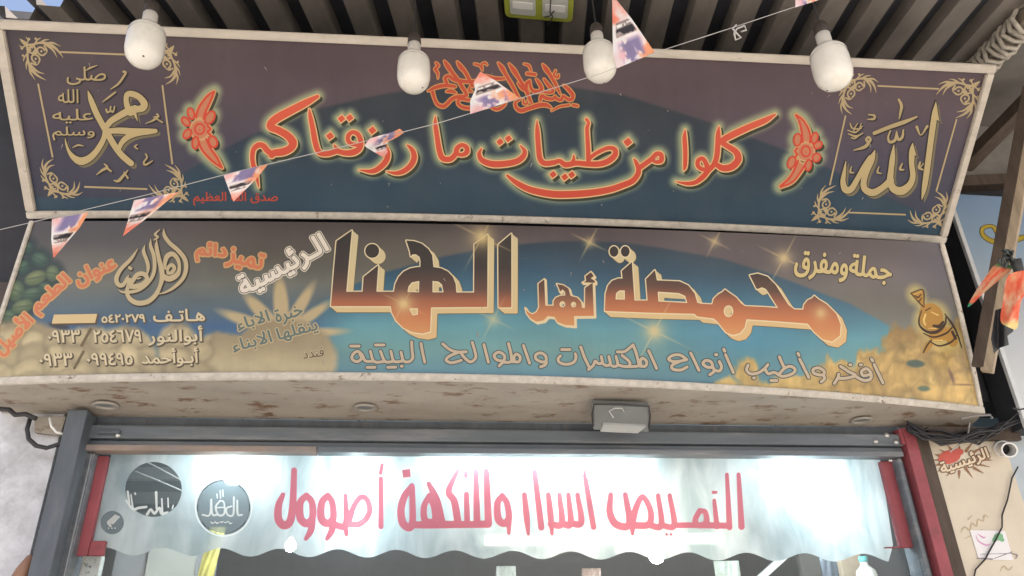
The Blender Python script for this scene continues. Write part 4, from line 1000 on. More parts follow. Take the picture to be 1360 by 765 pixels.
# ================================================================== door, shutter box, frosted band
def vbox(pa, pb, py, y0, y1, z0, z1, yp=None):
    "an upright between pixel columns pa and pb, read on the plane of its front"
    return MB().box((X(pa, py, y0), y0, z0), (X(pb, py, y0), y1, z1))
xa, xb = X(101, 575, -0.03), X(1197, 585, -0.03)
lint = thing('shutter_box', 'long blue grey steel roller shutter box under the lower sign', 'shutter box', (0.5, 0, 2.43))
MB().box((xa, -0.004, 2.555), (xb, 0.12, ZL - 0.003)).build('top_gap_strip', MT['post'], lint, bevel=0.003)
MB().box((xa, -0.045, 2.496), (xb, 0.12, 2.553)).build('face_plate', MT['steel'], lint, bevel=0.006)
MB().box((xa + 0.03, -0.020, 2.470), (xb, 0.12, 2.494)).build('lower_plate', MT['steel'], lint, bevel=0.004)
MB().box((xa + 0.02, -0.052, 2.443), (X(420, 600, -.05), 0.02, 2.468)).build('rusty_channel', MT['rust'], lint, bevel=0.004)
MB().box((X(420, 600, -.05) + 0.002, -0.050, 2.443), (xb - 0.02, 0.02, 2.468)).build('channel', MT['steel'], lint, bevel=0.004)
for px, py in ((156, 578), (1178, 578), (1190, 587), (1163, 586)):
    c = on_y(px, py, -0.047)
    m = MB().lathe([(0.0, 0.010), (0.009, 0.008), (0.013, 0.0)], 10)
    m.v = [(c[0] + p[0], c[1] - p[2], c[2] + p[1]) for p in m.v]
    m.build('bolt', MT['metal'], lint, smooth=True)
c = on_y(165, 576, -0.046)
MB().box((c[0] - 0.10, -0.062, c[2] - 0.004), (c[0] - 0.015, -0.047, c[2] + 0.012)).build('latch_bar', MT['post'], lint, bevel=0.003)

post = thing('door_post', 'slate grey square door post beside the white marble wall', 'post', (X(62, 680), -0.06, 0))
MB().box((X(52, 700, -0.12), -0.12, 0), (X(80, 700, -0.12), 0.05, ZL - 0.006)).build('post_shaft', MT['post'], post, bevel=0.005)
gr = thing('shutter_guide', 'dark steel shutter guide rail between slate post and red frame on the left', 'rail', (X(92, 680), 0, 0))
x0, x1 = X(81, 690, -0.05), X(107, 690, -0.02)
MB().box((x0 + .002, -0.03, 0), (x0 + .035, 0.09, 2.438)).build('guide_flange', MT['steel'], gr, bevel=0.003)
MB().box((x0 + .037, 0.03, 0), (x1 - .028, 0.09, 2.438)).build('guide_web', MT['black_box'], gr)
MB().box((x1 - .026, -0.025, 0), (x1 - .001, 0.09, 2.438)).build('guide_flange', MT['steel'], gr, bevel=0.003)
MB().box((x1 - .012, -0.031, 0), (x1 - .008, -0.026, 2.43)).build('bright_edge', MT['metal'], gr)
zb = Z(112, 737, 0.0)
fr = thing('red_door_surround', 'faded red steel frame holding the frosted band on both sides', 'frame', (0.5, 0.03, zb))
MB().box((X(108, 690, 0.02), 0.02, zb), (X(126, 690, 0.02), 0.05, 2.438)).build('left_stile', MT['red'], fr, bevel=0.004)
MB().box((X(126, 690, 0.02) + .001, 0.022, zb), (X(138, 728, 0.02), 0.048, Z(120, 718, 0.02))).build('left_foot', MT['red'], fr, bevel=0.004)
MB().box((X(1189, 690, 0.02), 0.02, zb), (X(1209, 690, 0.02), 0.05, 2.438)).build('right_stile', MT['red'], fr, bevel=0.004)
MB().box((X(1180, 735, 0.02), 0.022, zb), (X(1189, 690, 0.02) - .001, 0.048, Z(1190, 726, 0.02))).build('right_foot', MT['red'], fr, bevel=0.004)
gr = thing('shutter_guide', 'dark steel shutter guide rail beside the tall red post on the right', 'rail', (X(1217, 680), 0, 0))
MB().box((X(1211, 690, -0.02), 0.0, 0), (X(1229, 680, -0.05) - .002, 0.09, 2.438)).build('guide_web', MT['steel'], gr, bevel=0.004)
MB().box((X(1211, 690, -0.02), -0.03, 0), (X(1211, 690, -0.02) + .02, -0.002, 2.438)).build('guide_flange', MT['steel'], gr, bevel=0.003)
rp = thing('red_post', 'tall faded red door post between shutter guide and stone pier', 'post', (X(1238, 680), -0.03, 0))
MB().box((X(1228, 680, -0.06), -0.06, 0), (X(1244, 680, -0.06), 0.08, ZL - .02)).build('post_shaft', MT['red'], rp, bevel=0.004)
MB().box((X(1198, 585, -0.06), -0.058, 2.50), (X(1228, 680, -0.06) - .001, 0.02, ZL - .022)).build('top_bracket', MT['red'], rp, bevel=0.004)
tag(MB().box((X(1244, 680, -0.06) + .002, -0.05, 0), (xr - .001, 0.1, ZL - .01)).build('wood_strip', MT['dark_wood'], None, bevel=0.003), 'narrow brown wood strip between the red post and the stone pier', 'strip')

# frosted glass transom
GY = 0.052
win = thing('frosted_transom', 'frosted glass band with wavy lower edge and large red Arabic slogan over the door', 'glass band', (0.5, GY, 2.0))
def frost_mat(name, c, tr_, tl):
    m, nt, bs = mat_new(name); L = nt.links.new
    d_ = nt.nodes.new('ShaderNodeBsdfDiffuse'); d_.inputs[0].default_value = (*c, 1)
    t_ = nt.nodes.new('ShaderNodeBsdfTranslucent'); t_.inputs[0].default_value = (*c, 1)
    a = nt.nodes.new('ShaderNodeMixShader'); a.inputs[0].default_value = tl
    L(d_.outputs[0], a.inputs[1]); L(t_.outputs[0], a.inputs[2])
    p = nt.nodes.new('ShaderNodeBsdfTransparent'); p.inputs[0].default_value = (.95, .97, .97, 1)
    b = nt.nodes.new('ShaderNodeMixShader'); b.inputs[0].default_value = tr_
    L(a.outputs[0], b.inputs[1]); L(p.outputs[0], b.inputs[2])
    gl = nt.nodes.new('ShaderNodeBsdfGlossy'); gl.inputs['Roughness'].default_value = 0.12
    fz = nt.nodes.new('ShaderNodeFresnel'); fz.inputs[0].default_value = 1.45
    e = nt.nodes.new('ShaderNodeMixShader'); L(fz.outputs[0], e.inputs[0]); L(b.outputs[0], e.inputs[1]); L(gl.outputs[0], e.inputs[2])
    L(e.outputs[0], nt.nodes['Material Output'].inputs['Surface'])
    return m
MT['frost'] = frost_mat('frosted_film', (0.66, 0.72, 0.73), 0.10, 0.62)
nt = MT['frost'].node_tree                                   # wiped, dusty film: its clouding varies in streaks
tc = nt.nodes.new('ShaderNodeTexCoord'); mp = nt.nodes.new('ShaderNodeMapping'); mp.inputs['Scale'].default_value = (2.2, 1, 0.8); mp.inputs['Rotation'].default_value = (0, R_(25), 0)
nz = nt.nodes.new('ShaderNodeTexNoise'); nz.inputs['Scale'].default_value = 3.2; nz.inputs['Detail'].default_value = 5; nz.inputs['Distortion'].default_value = 0.6
rp = nt.nodes.new('ShaderNodeValToRGB'); rp.color_ramp.elements[0].position = .35; rp.color_ramp.elements[1].position = .68
rp.color_ramp.elements[0].color = (.36, .43, .45, 1); rp.color_ramp.elements[1].color = (.72, .77, .77, 1)
nt.links.new(tc.outputs['Object'], mp.inputs[0]); nt.links.new(mp.outputs[0], nz.inputs['Vector']); nt.links.new(nz.outputs['Fac'], rp.inputs[0])
for n_ in nt.nodes:
    if n_.type in ('BSDF_DIFFUSE', 'BSDF_TRANSLUCENT'): nt.links.new(rp.outputs[0], n_.inputs[0])
MT['redfilm'] = frost_mat('red_film', (0.72, 0.19, 0.25), 0.02, 0.58)
MT['darkfilm'] = frost_mat('grey_film', (0.20, 0.25, 0.27), 0.25, 0.4)
MT['clearfilm'] = frost_mat('clear_glass', (0.10, 0.13, 0.13), 0.70, 0.3)
MT['whitefilm'] = frost_mat('white_film', (0.88, 0.89, 0.87), 0.05, 0.6)
WF = Field(95, 585, 1215, 760, 0.9, 3)
wave = [(x, 731 + 0.0085 * x + 5.4 * math.cos(2 * math.pi * (x - 410 + 0.6 * (x > 600)) / 77.6)) for x in np.arange(136, 1181, 3)]
ring = [(150, 592)] + [(x, 594 + (x - 150) * 0.0105) for x in range(250, 1165, 100)] + [(1168, 604), (1186, 724)] + [p for p in wave[::-1] if p[0] < 1182] + [(136, 735), (123, 722)]
holes = [ellipse(204, 650, 37.5, 36.5, 0, 48), ellipse(149, 694, 15.5, 15.5, 0, 30), ellipse(297, 673.5, 35.5, 36.5, 0, 48)]
WF.poly(ring, holes)
Layers(Flat(GY)).add(WF, 0, (1, 1, 1), 0.0).build('frosted_film', win, MT['frost'])
gm = frost_mat('pane_glass', (0.5, 0.52, 0.52), 0.93, 0.5)
WG = Field(95, 585, 1215, 800, 2.5, 3); WG.poly([(152, 590), (1164, 602), (1215, 798), (104, 798)])
Layers(Flat(GY + 0.006)).add(WG, 0, (1, 1, 1), 0.0).build('glass_pane', win, gm)
W1, W2, W5 = (340, 610, 4.25), (640, 610, 4.25), (940, 600, 4.638)
RT = Field(355, 605, 1005, 725, 0.7, 3)
for K, ss in [(W1, [
    [(152, 200, 22), (128, 260, 34), (126, 335, 38), (155, 372, 40), (192, 350, 38), (208, 250, 34), (215, 62, 28)],
    [(285, 205, 30), (250, 245, 34), (250, 330, 38), (285, 362, 38), (318, 330, 34), (316, 245, 32), (285, 205, 30)], [(318, 330, 34), (310, 400, 32), (282, 448, 20)],
    [(405, 205, 30), (372, 245, 34), (368, 330, 38), (402, 362, 38), (436, 330, 34), (430, 245, 30), (405, 205, 30)], [(436, 335, 32), (428, 400, 32), (402, 448, 20)],
    [(430, 365, 30), (505, 370, 32), (505, 205, 20)], [(505, 370, 28), (510, 425, 18)], [(515, 370, 30), (590, 362, 32), (640, 300, 26), (628, 230, 26), (590, 215, 26), (550, 270, 26), (530, 340, 28)],
    [(705, 110, 22), (705, 380, 26)], [(712, 32, 16), (703, 78, 18)],
    [(880, 150, 26), (838, 210, 34), (818, 290, 36), (832, 365, 38), (880, 370, 34), (882, 160, 28)], [(880, 370, 32), (960, 370, 36), (1100, 368, 36), (1190, 368, 34), (1310, 366, 36)],
    [(975, 138, 22), (1018, 230, 36), (1050, 360, 36)], [(978, 205, 26), (948, 270, 30), (955, 345, 32), (1005, 345, 26), (1000, 280, 18), (985, 230, 22)],
    [(1138, 65, 18), (1088, 178, 30), (1120, 240, 34), (1140, 360, 36)], [(1188, 198, 26), (1192, 362, 28)], [(1240, 68, 26), (1248, 365, 34)], [(1300, 68, 28), (1312, 362, 36)]]),
  (W2, [[(115, 205, 26), (88, 250, 32), (92, 335, 36), (125, 362, 36), (152, 330, 32), (142, 250, 30), (115, 205, 26)], [(152, 340, 30), (152, 420, 16)],
    [(240, 200, 24), (252, 320, 30), (262, 425, 16)], [(298, 72, 26), (335, 385, 30)], [(375, 200, 24), (388, 320, 30), (396, 425, 16)], [(388, 366, 30), (450, 362, 32), (438, 200, 22)], [(450, 362, 32), (500, 362, 32), (488, 200, 22)], [(500, 362, 32), (560, 355, 32), (540, 200, 22)],
    [(585, 115, 24), (630, 382, 28)], [(582, 58, 12), (580, 98, 18)],
    [(728, 200, 24), (722, 300, 32), (760, 368, 36), (832, 365, 34), (810, 200, 24)], [(840, 372, 34), (940, 368, 32), (952, 290, 28), (908, 212, 26), (872, 270, 30), (850, 355, 32)], [(850, 380, 30), (850, 425, 14)],
    [(940, 370, 30), (1012, 372, 30), (995, 205, 22)], [(1012, 372, 28), (1085, 372, 30), (1060, 205, 22)], [(1085, 372, 28), (1205, 372, 28)],
    [(1230, 290, 26), (1205, 340, 28), (1220, 372, 30), (1265, 360, 30), (1262, 300, 26), (1230, 290, 26)], [(1240, 372, 30), (1395, 375, 30)]]),
  (W5, [[(40, 300, 20), (56, 460, 30)], [(118, 140, 20), (134, 465, 32)], [(190, 140, 22), (208, 462, 34)]])]:
    for s_ in ss: RT.stroke(tr(*K, s_, 1.18))
RT.poly(tr(*W1, [(824, 60), (870, 55), (874, 100), (830, 104)])); RT.stroke(tr(*W1, [(1184, 78, 24), (1185, 95, 24)]), False)
RT.stroke(tr(*W5, [(34, 250, 20), (50, 250, 20)]), False)
for q in (1042, 1066): RT.stroke(tr(*W2, [(q, 424, 17), (q + 2, 426, 17)]), False)
Layers(Flat(GY)).add(RT, 0, (1, 1, 1), 0.002).build('red_lettering', win, MT['redfilm'])
for k, (cx, cy, r, mt) in enumerate([(204, 650, 37.2, 'clearfilm'), (149, 694, 15.2, 'darkfilm'), (297, 673.5, 34, 'darkfilm')]):
    D_ = Field(cx - 45, cy - 45, cx + 45, cy + 45, 0.8, 3); D_.ell(cx, cy, r, r * (0.98 if k == 0 else 1.02), 0, 48)
    o = Layers(Flat(GY)).add(D_, 0, (1, 1, 1), 0.001).build('round_sticker', win, MT[mt])
    I_ = Field(cx - 46, cy - 46, cx + 46, cy + 46, 0.5, 3)
    KR = (120, 600, 4.6375)
    if k == 0:
        for l in [[(230, 245, 14), (240, 320, 14)], [(250, 265, 8), (262, 350, 12)], [(220, 300, 10), (262, 352, 16), (300, 345, 16), (345, 340, 14)], [(275, 255, 10), (278, 262, 10)], [(405, 250, 16), (408, 350, 12)], [(350, 385, 18), (372, 355, 14), (395, 380, 16), (425, 345, 14), (440, 382, 18), (475, 372, 12)], [(440, 290, 10), (444, 370, 12)], [(478, 285, 8), (480, 340, 10)], [(510, 330, 8), (505, 350, 10)]]: I_.stroke(tr(*KR, l))
    elif k == 1:
        I_.poly(tr(*KR, [(100, 432), (152, 385), (185, 400), (140, 448)])); I_.stroke(tr(*KR, [(110, 440, 16), (124, 456, 16)]), False)
        for x in (112, 132, 152): I_.stroke(tr(*KR, [(x, 470, 9), (x + 1, 471, 9)]), False)
    else:
        for l in [[(690, 388, 11), (735, 388, 11), (745, 295, 12)], [(745, 295, 10), (752, 385, 12), (780, 388, 12)], [(800, 300, 10), (772, 340, 12), (790, 390, 13), (825, 380, 12), (822, 310, 10), (795, 302, 8)], [(772, 345, 8), (822, 342, 8)], [(870, 335, 10), (838, 350, 11), (846, 388, 12), (880, 386, 12), (884, 280, 12)], [(905, 300, 12), (908, 385, 13), (935, 388, 10)], [(780, 260, 7), (782, 285, 8)], [(800, 240, 7), (802, 285, 8)], [(815, 235, 7), (818, 275, 8)]]: I_.stroke(tr(*KR, l))
        for q in ((742, 432, 762, 436), (768, 430, 790, 436), (800, 432, 818, 430), (826, 436, 846, 430), (852, 432, 872, 438)): I_.stroke(tr(*KR, [(q[0], q[1], 7), ((q[0] + q[2]) / 2, q[3] + 5, 8), (q[2], q[3], 7)]))
        e = [(p[0], p[1], 1.5) for p in ellipse(297, 673.5, 37.5, 38.5, 0, 40)]; I_.stroke(e + e[:1])
    Layers(Flat(GY)).add(I_, 0, (1, 1, 1), 0.003).build('white_emblem', o, MT['whitefilm'])

# ------------------------------------------------------------------ room behind the door
room = thing('shop_interior', 'pale interior of the shop seen under the wavy frosted band', 'room', (0.5, 2, 0))
X0, X1 = X(80, 700), X(1226, 680)
MB().box((X0 - 1.0, 5.0, 0), (X1 + 1.0, 5.1, 3.0)).build('back_wall', MT['plaster'], room)
MB().box((X0 - 1.1, 0.31, 0), (X0 - 1.0, 5.0, 3.0)).build('side_wall', MT['plaster'], room)
MB().box((X1 + 1.0, 0.31, 0), (X1 + 1.1, 5.0, 3.0)).build('side_wall', MT['plaster'], room)
MB().box((X0 - 1.0, 0.13, 2.78), (X1 + 1.0, 5.0, 2.86)).build('ceiling', pmat('grey_ceiling', (0.16, 0.20, 0.235), 0.8, var=0.1, scale=2), room)
for k in range(6):
    yy = 0.9 + k * 0.75
    MB().box((X0 - 0.98, yy, 2.70), (X1 + 0.98, yy + 0.05, 2.778)).build('ceiling_batten', MT['plaster'], room)
TUBE = emit_mat('lit_tube', (0.82, 0.96, 1.0), 17.0)
LED = emit_mat('lit_bulb', (0.82, 0.95, 1.0), 27.0)
WARM = emit_mat('lit_warm_tube', (1.0, 0.92, 0.76), 9.0)
GRP = 'lit lamps behind the frosted glass'
def tube_lamp(px0, px1, py, y, mat, label):
    a, b = on_y(px0, py, y), on_y(px1, py, y)
    z = (a[2] + b[2]) / 2; a[2] = b[2] = z
    t = thing('tube_lamp', label, 'tube lamp', tuple((a + b) / 2), GRP)
    MB().tube([a, b], 0.017, 12).build('lit_tube', mat, t, smooth=True)
    MB().box((a[0] - .03, y + 0.02, z - 0.025), (b[0] + .03, y + 0.06, z + 0.03)).build('batten', MT['white'], t, bevel=0.004)
    for e in (a, b): MB().box((e[0] - .012, y - 0.02, z - .02), (e[0] + .012, y + .02, z + .02)).build('end_cap', MT['white'], t, bevel=0.003)
tube_lamp(560, 860, 622, 0.14, TUBE, 'long lit tube lamp behind the middle top of the frosted band')
tube_lamp(640, 960, 716, 0.24, WARM, 'warm lit tube lamp behind the lower middle of the frosted band')
def bulb_lamp(px, py, y, r, label, mat=LED):
    c = on_y(px, py, y)
    t = thing('lit_bulb', label, 'bulb', tuple(c), GRP)
    m = MB().lathe([(0.001, -r), (r * .6, -r * .8), (r * .95, -r * .3), (r, 0), (r * .9, r * .45), (r * .55, r * .95), (r * .4, r * 1.3)], 20, c)
    m.build('globe', mat, t, smooth=True)
    MB().lathe([(r * .42, r * 1.3), (r * .45, r * 1.9), (r * .3, r * 2.1), (0.002, r * 2.1)], 16, c).build('holder', MT['white'], t, smooth=True)
    MB().tube([c + [0, 0, r * 2.1], [c[0], c[1], 2.78]], 0.004, 6).build('cord', MT['cable'], t)
bulb_lamp(312, 628, 0.17, 0.055, 'bright lit bulb behind the frosted band beside the round logo')
bulb_lamp(472, 632, 0.20, 0.042, 'lit bulb behind the frosted band over the last red word')
bulb_lamp(476, 700, 0.24, 0.045, 'lit bulb low behind the frosted band under the last red word')
bulb_lamp(1042, 634, 0.20, 0.065, 'largest bright lit bulb behind the frosted band at its right end')
bulb_lamp(1085, 690, 0.24, 0.050, 'lit bulb behind the lower right of the frosted band')
bulb_lamp(386, 725, 0.75, 0.030, 'small blue white lit bulb peeping under the wavy edge at left')
bulb_lamp(872, 738, 0.75, 0.042, 'round blue white lit bulb peeping under the wavy edge right of centre')
for k, q in enumerate([[(168, 600), (204, 618), (243, 639)], [(180, 626), (210, 638), (242, 652)]]):  # lamp reflections in the round window, built as two thin white tubes
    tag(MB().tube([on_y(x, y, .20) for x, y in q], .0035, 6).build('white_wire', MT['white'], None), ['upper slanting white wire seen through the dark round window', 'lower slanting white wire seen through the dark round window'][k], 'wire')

# things hanging inside, below the band
def bag(px, py, w, h, y, c, label, tilt=0.0):
    a = on_y(px, py, y); m = MB(); n = 12; V, F_ = [], []
    for side in (-1, 1):
        for i in range(n + 1):
            for j in range(n + 1):
                u, v = i / n - .5, j / n
                puff = 0.22 * w * (max(0, 1 - (2 * u) ** 2) ** .7) * (math.sin(math.pi * min(1, v * 1.02)) ** .6 if 0 < v < 1 else 0) + 0.004 * math.sin(17 * u + 9 * v)
                V.append((a[0] + u * w + tilt * v * h, a[1] + side * max(0.002, puff), a[2] - v * h))
    q = (n + 1) ** 2
    for s in (0, 1):
        for i in range(n):
            for j in range(n):
                f = [s * q + i * (n + 1) + j, s * q + (i + 1) * (n + 1) + j, s * q + (i + 1) * (n + 1) + j + 1, s * q + i * (n + 1) + j + 1]
                F_.append(f if s else f[::-1])
    return tag(mesh_obj('snack_bag', V, F_, pmat('bag_film', c, 0.3, var=0.3, scale=14), None, smooth=True), label, 'bag')
bag(290, 700, 0.07, 0.34, 0.5, (0.62, 0.56, 0.16), 'narrow yellow bag hanging under the wavy edge at left', -0.12)
bag(672, 752, 0.10, 0.25, 0.7, (0.42, 0.44, 0.40), 'clear crinkled bag hanging under the middle of the wavy edge')
bag(785, 755, 0.10, 0.25, 0.7, (0.40, 0.27, 0.22), 'brown snack bag hanging under the wavy edge right of centre')
bag(964, 745, 0.14, 0.30, 0.7, (0.42, 0.46, 0.40), 'pale green snack bag hanging under the red word at right')
bag(1098, 733, 0.10, 0.30, 0.55, (0.10, 0.12, 0.15), 'black snack bag hanging near the right red foot')
t = thing('hanging_cabinet', 'pale grey wall cabinet under the wavy edge at the left', 'cabinet', (-1.0, 0.7, 1.9))
x0, x1 = X(150, 750, 0.55), X(262, 755, 0.55)
MB().box((x0, 0.55, 1.55), (x1, 0.95, Z(200, 700, .55))).build('cabinet_body', MT['plaster'], t, bevel=0.008)
MB().box((x0 + (x1 - x0) * .40, 0.535, 1.56), (x1 - .01, 0.548, Z(200, 700, .55) - .01)).build('cabinet_door', MT['panel_light'], t, bevel=0.004)
t = thing('display_stand', 'white and grey sloping stand standing inside behind the right part of the wavy edge', 'stand', (1.7, 0.8, 1.6))  # white diagonal beam and grey panel grouped as one thing
P0, P1 = on_y(985, 790, 0.8), on_y(1060, 722, 0.8)
beam(MB(), P0, P1, 0.03, 0.035).build('white_rail', MT['white'], t, bevel=0.004)
P0, P1 = on_y(1075, 790, 0.85), on_y(1062, 720, 0.85)
MB().box((P1[0] - .02, 0.85, 1.5), (P1[0] + .19, 0.88, P1[2])).build('grey_board', MT['grey_sheet'], t)
tag(MB().box((X(1117, 750, .5), 0.5, 1.5), (X(1146, 750, .5), 0.56, Z(1130, 705, .5))).build('cardboard_box', pmat('cardboard', (0.42, 0.33, 0.24), .8), None, bevel=0.006), 'brown cardboard box beside the right red foot', 'box')
jug = thing('white_jug', 'white plastic jug beside the right red foot', 'jug', tuple(on_y(1152, 775, 0.3)))
c = on_y(1152, 768, 0.3)
MB().lathe([(0.001, -.12), (.052, -.12), (.055, -.02), (.045, .035), (.018, .06), (.018, .085)], 20, c).build('jug_body', MT['white'], jug, smooth=True)
MB().lathe([(.021, .075), (.021, .10), (.001, .10)], 14, c).build('jug_cap', pmat('teal_cap', (0.12, 0.42, 0.42), .4), jug, smooth=True)
tag(MB().box((X(97, 760, .1), 0.10, 1.4), (X(131, 760, .1), 0.14, Z(115, 738, .1))).build('marble_strip', pmat('speckled_marble', (0.6, 0.6, 0.56), .4, var=.15, scale=12, c2=(0.12, 0.14, 0.15), thr=(.56, .62), scale2=22), None, bevel=.003), 'speckled marble strip under the left red foot', 'strip')

# ================================================================== hanging bulbs
BULBS = [(193, 60, 2.52, 'white globe LED bulb hanging at the left, over the gold ornament of the upper sign', 1.0),
         (549.5, 96, 2.72, 'white LED bulb hanging left of the small red invocation on the upper sign', .98),
         (796.5, 82, 2.72, 'white LED bulb hanging behind the string, touching an orange pennant', .98),
         (1104.5, 89, 2.52, 'white LED bulb hanging at the right, over the gold frame ornament', 1.02)]
def make_bulb():
    t = thing('led_bulb', BULBS[0][3], 'light bulb', (0, 0, 0), 'unlit bulbs hanging in front of the upper sign')
    r = 0.061
    MB().lathe([(.001, -.082), (.022, -.080), (.042, -.070), (.055, -.052), (.0605, -.028), (.061, 0), (.0605, .028), (.058, .046)], 40).build('globe', MT['bulb'], t, smooth=True)
    MB().lathe([(.0592, .0462), (.0595, .050), (.0570, .058), (.049, .069), (.037, .079), (.0275, .084)], 40).build('upper_shell', MT['bulb'], t, smooth=True)
    MB().lathe([(.0265, .0842), (.0265, .089), (.0225, .0905), (.0225, .093), (.0240, .094), (.0240, .134), (.0225, .138), (.010, .138)], 28).build('collar', MT['bulb_base'], t, smooth=True)
    MB().lathe([(.0235, .1385), (.0255, .142), (.0245, .168), (.020, .182), (.011, .192), (.004, .194)], 24).build('lamp_holder', MT['holder'], t, smooth=True)
    m = MB().lathe([(.001, -.0035), (.0035, -.002), (.004, .0)], 10); m.v = [(p[0] + .012, p[1] - .030, p[2] - .073) for p in m.v]
    m.build('end_pip', MT['holder'], t)
    MB().tube([(0, 0, .193), (.003, 0, .32), (-.002, .004, .5), (0, 0, 1.05)], 0.0028, 6).build('cord', MT['cable'], t)
    return t
proto = make_bulb()
for i, (px, py, dep, lab, s) in enumerate(BULBS):
    if i == 0: o = proto
    else:
        o = proto.copy(); COL.objects.link(o)
        for ch in list(proto.children):
            c = ch.copy(); COL.objects.link(c); c.parent = o
    o['label'] = lab; o.location = at_depth(px, py, dep); o.rotation_euler = (R_([1.5, -1, 1, -2][i]), R_([-2.5, 0, 1, 2][i]), i * 1.1)
    o.scale = (s, s, s)

# ================================================================== bunting
def sdep(px): return 2.46 - 0.0002 * px
line = [(-60, 322), (0, 305), (90, 284), (190, 260), (310, 229), (420, 203), (500, 184), (580, 164), (655, 141.5), (740, 115.5), (797, 98), (868, 70.5), (975, 36), (1065, 6), (1160, -26), (1240, -60)]
fine = []
for (a, b), (c, d) in zip(line[:-1], line[1:]):
    for k in range(6): fine.append((lerp(a, c, k / 6), lerp(b, d, k / 6)))
pts = [at_depth(x, y, sdep(x)) for x, y in fine]
t = thing('bunting_string', 'thin pale string running slantwise across both signs', 'string', tuple(pts[20]))
MB().tube(pts, 0.0012, 5).build('string_line', MT['string'], t)
k_ = [(978, 33), (973, 38), (978, 44), (984, 50), (977, 53), (975, 44), (979, 38), (989, 34), (991, 40), (984, 42)]
MB().tube([at_depth(x, y, sdep(x) - .004 * (i % 3)) for i, (x, y) in enumerate(k_)], 0.003, 6).build('loose_knot', MT['string'], t, smooth=True)

def pennant(poly, A, B, T, label, dep=None, hue=0, group='printed paper pennants on the string', bend=0.012, seed=0):
    if hue:
        for _ in range(2): poly = [(.75 * a[0] + .25 * b[0], .75 * a[1] + .25 * b[1]) if k == 0 else (.25 * a[0] + .75 * b[0], .25 * a[1] + .75 * b[1]) for a, b in zip(poly, poly[1:] + poly[:1]) for k in (0, 1)]
    xs = [p[0] for p in poly]; ys = [p[1] for p in poly]
    fd = Field(min(xs) - 2, min(ys) - 2, max(xs) + 2, max(ys) + 2, 0.8, 3); fd.poly(poly)
    p, f = march(fd, 0.0)
    A, B, T = (np.array(q, float) for q in (A, B, T)); ab = B - A; m = (A + B) / 2
    det = ab[0] * (T - m)[1] - ab[1] * (T - m)[0]
    q = p - m
    v = (ab[0] * q[:, 1] - ab[1] * q[:, 0]) / det
    u = (q[:, 0] * (T - m)[1] - q[:, 1] * (T - m)[0]) / det
    rg = np.random.default_rng(seed)
    n1 = vn(u * 5 + 40, v * 5 + 40, seed + 20); n2 = vn(u * 6 + 40, v * 6 + 40, seed + 50)
    W = np.array([208.0, 194, 196]); c = np.tile(W, (len(p), 1))
    if hue == 0:
        c = mixc(c, np.array([222.0, 130, 96]) + 0 * c, np.clip(sm(.0, .36, u + .28 * n1) * sm(.6, .25, v + .18 * n2), 0, 1))
        c = mixc(c, np.array([216.0, 110, 92]) + 0 * c, np.clip(sm(.58, .82, v + .1 * n2) * (.85 + .35 * n1), 0, 1))
        c = mixc(c, np.array([112.0, 104, 138]) + 0 * c, np.clip(sm(.40, .28, v) * sm(-.40, -.12, u) * sm(.36, .2, u) * sm(-.3, .25, n2 + .15), 0, 1))
        c = mixc(c, np.array([216.0, 150, 150]) + 0 * c, np.clip(sm(.3, .1, v) * sm(-.1, -.35, u) * (.6 + .5 * n1), 0, 1))
        hw = .5 * (1 - v)
        band = sm(.40, .43, v) * sm(.64, .61, v) * sm(hw, hw - .05, np.abs(u))
        c = mixc(c, np.array([96.0, 86, 84]) + 0 * c, band * (.75 + .2 * n2))
        c = mixc(c, np.array([44.0, 42, 48]) + 0 * c, sm(.44, .46, v + .05 * n2) * sm(.54, .52, v) * band)
        c = mixc(c, np.array([230.0, 226, 226]) + 0 * c, sm(.54, .55, v) * sm(.60, .58, v) * sm(-.2, .2, vn(u * 16 + 30, v * 8 + 30, seed)) * band)
    else:
        c = mixc(np.array([200.0, 84, 62]) + 0 * c, np.array([222.0, 150, 118]) + 0 * c, np.clip(.45 + .7 * n1, 0, 1))
        c = mixc(c, np.array([224.0, 196, 176]) + 0 * c, np.clip(.9 * n2 - .2, 0, 1) * .8)
        if hue == 1:
            c = mixc(c, np.array([40.0, 120, 86]) + 0 * c, np.clip(sm(.84, .95, v) + sm(.1, .02, v) * .8, 0, 1))
        else:
            c = mixc(c, np.array([222.0, 176, 120]) + 0 * c, sm(.75, .9, v))
    d0 = dep if dep is not None else sdep(m[0]) - 0.004
    dd = d0 - bend * np.sin(3.2 * u + 2.5 * v + seed) * np.clip(v * 3, 0, 1) - 0.004 * np.sin(11 * u + 4 * v)
    pos = at_depth(p[:, 0], p[:, 1], dd)
    o = mesh_obj('paper_pennant', pos, f, MT['flag'], None, cols=np.clip(lin(c) / .62, 0, .85), smooth=True)
    return tag(o, label, 'pennant', group)
pennant([(69, 291), (118, 282), (106, 302), (71, 343), (68, 318)], (69, 291), (119, 283), (71, 343), 'pink and white paper pennant hanging lowest at the left, beside the green beans', seed=1)
pennant([(178, 266), (214, 259), (238, 255), (221, 268), (201, 285), (163, 314), (169, 296)], (178, 266), (232, 256), (163, 314), 'paper pennant over the frame between both signs, over the round gold logo', seed=2)
pennant([(297, 233), (357, 217), (340, 238), (310, 268)], (297, 233), (357, 217), (310, 268), 'paper pennant hanging over the tail of the last red letter, above the closing line', seed=3)
pennant([(484, 193), (491, 184), (508, 179), (522, 175), (531, 171), (537, 176), (528, 182), (516, 188), (513, 193), (515, 202), (509, 209), (497, 202), (487, 196)], (488, 187), (535, 173), (508, 209), 'crumpled paper pennant folded over the string in the middle of the red verse', bend=.03, seed=4)
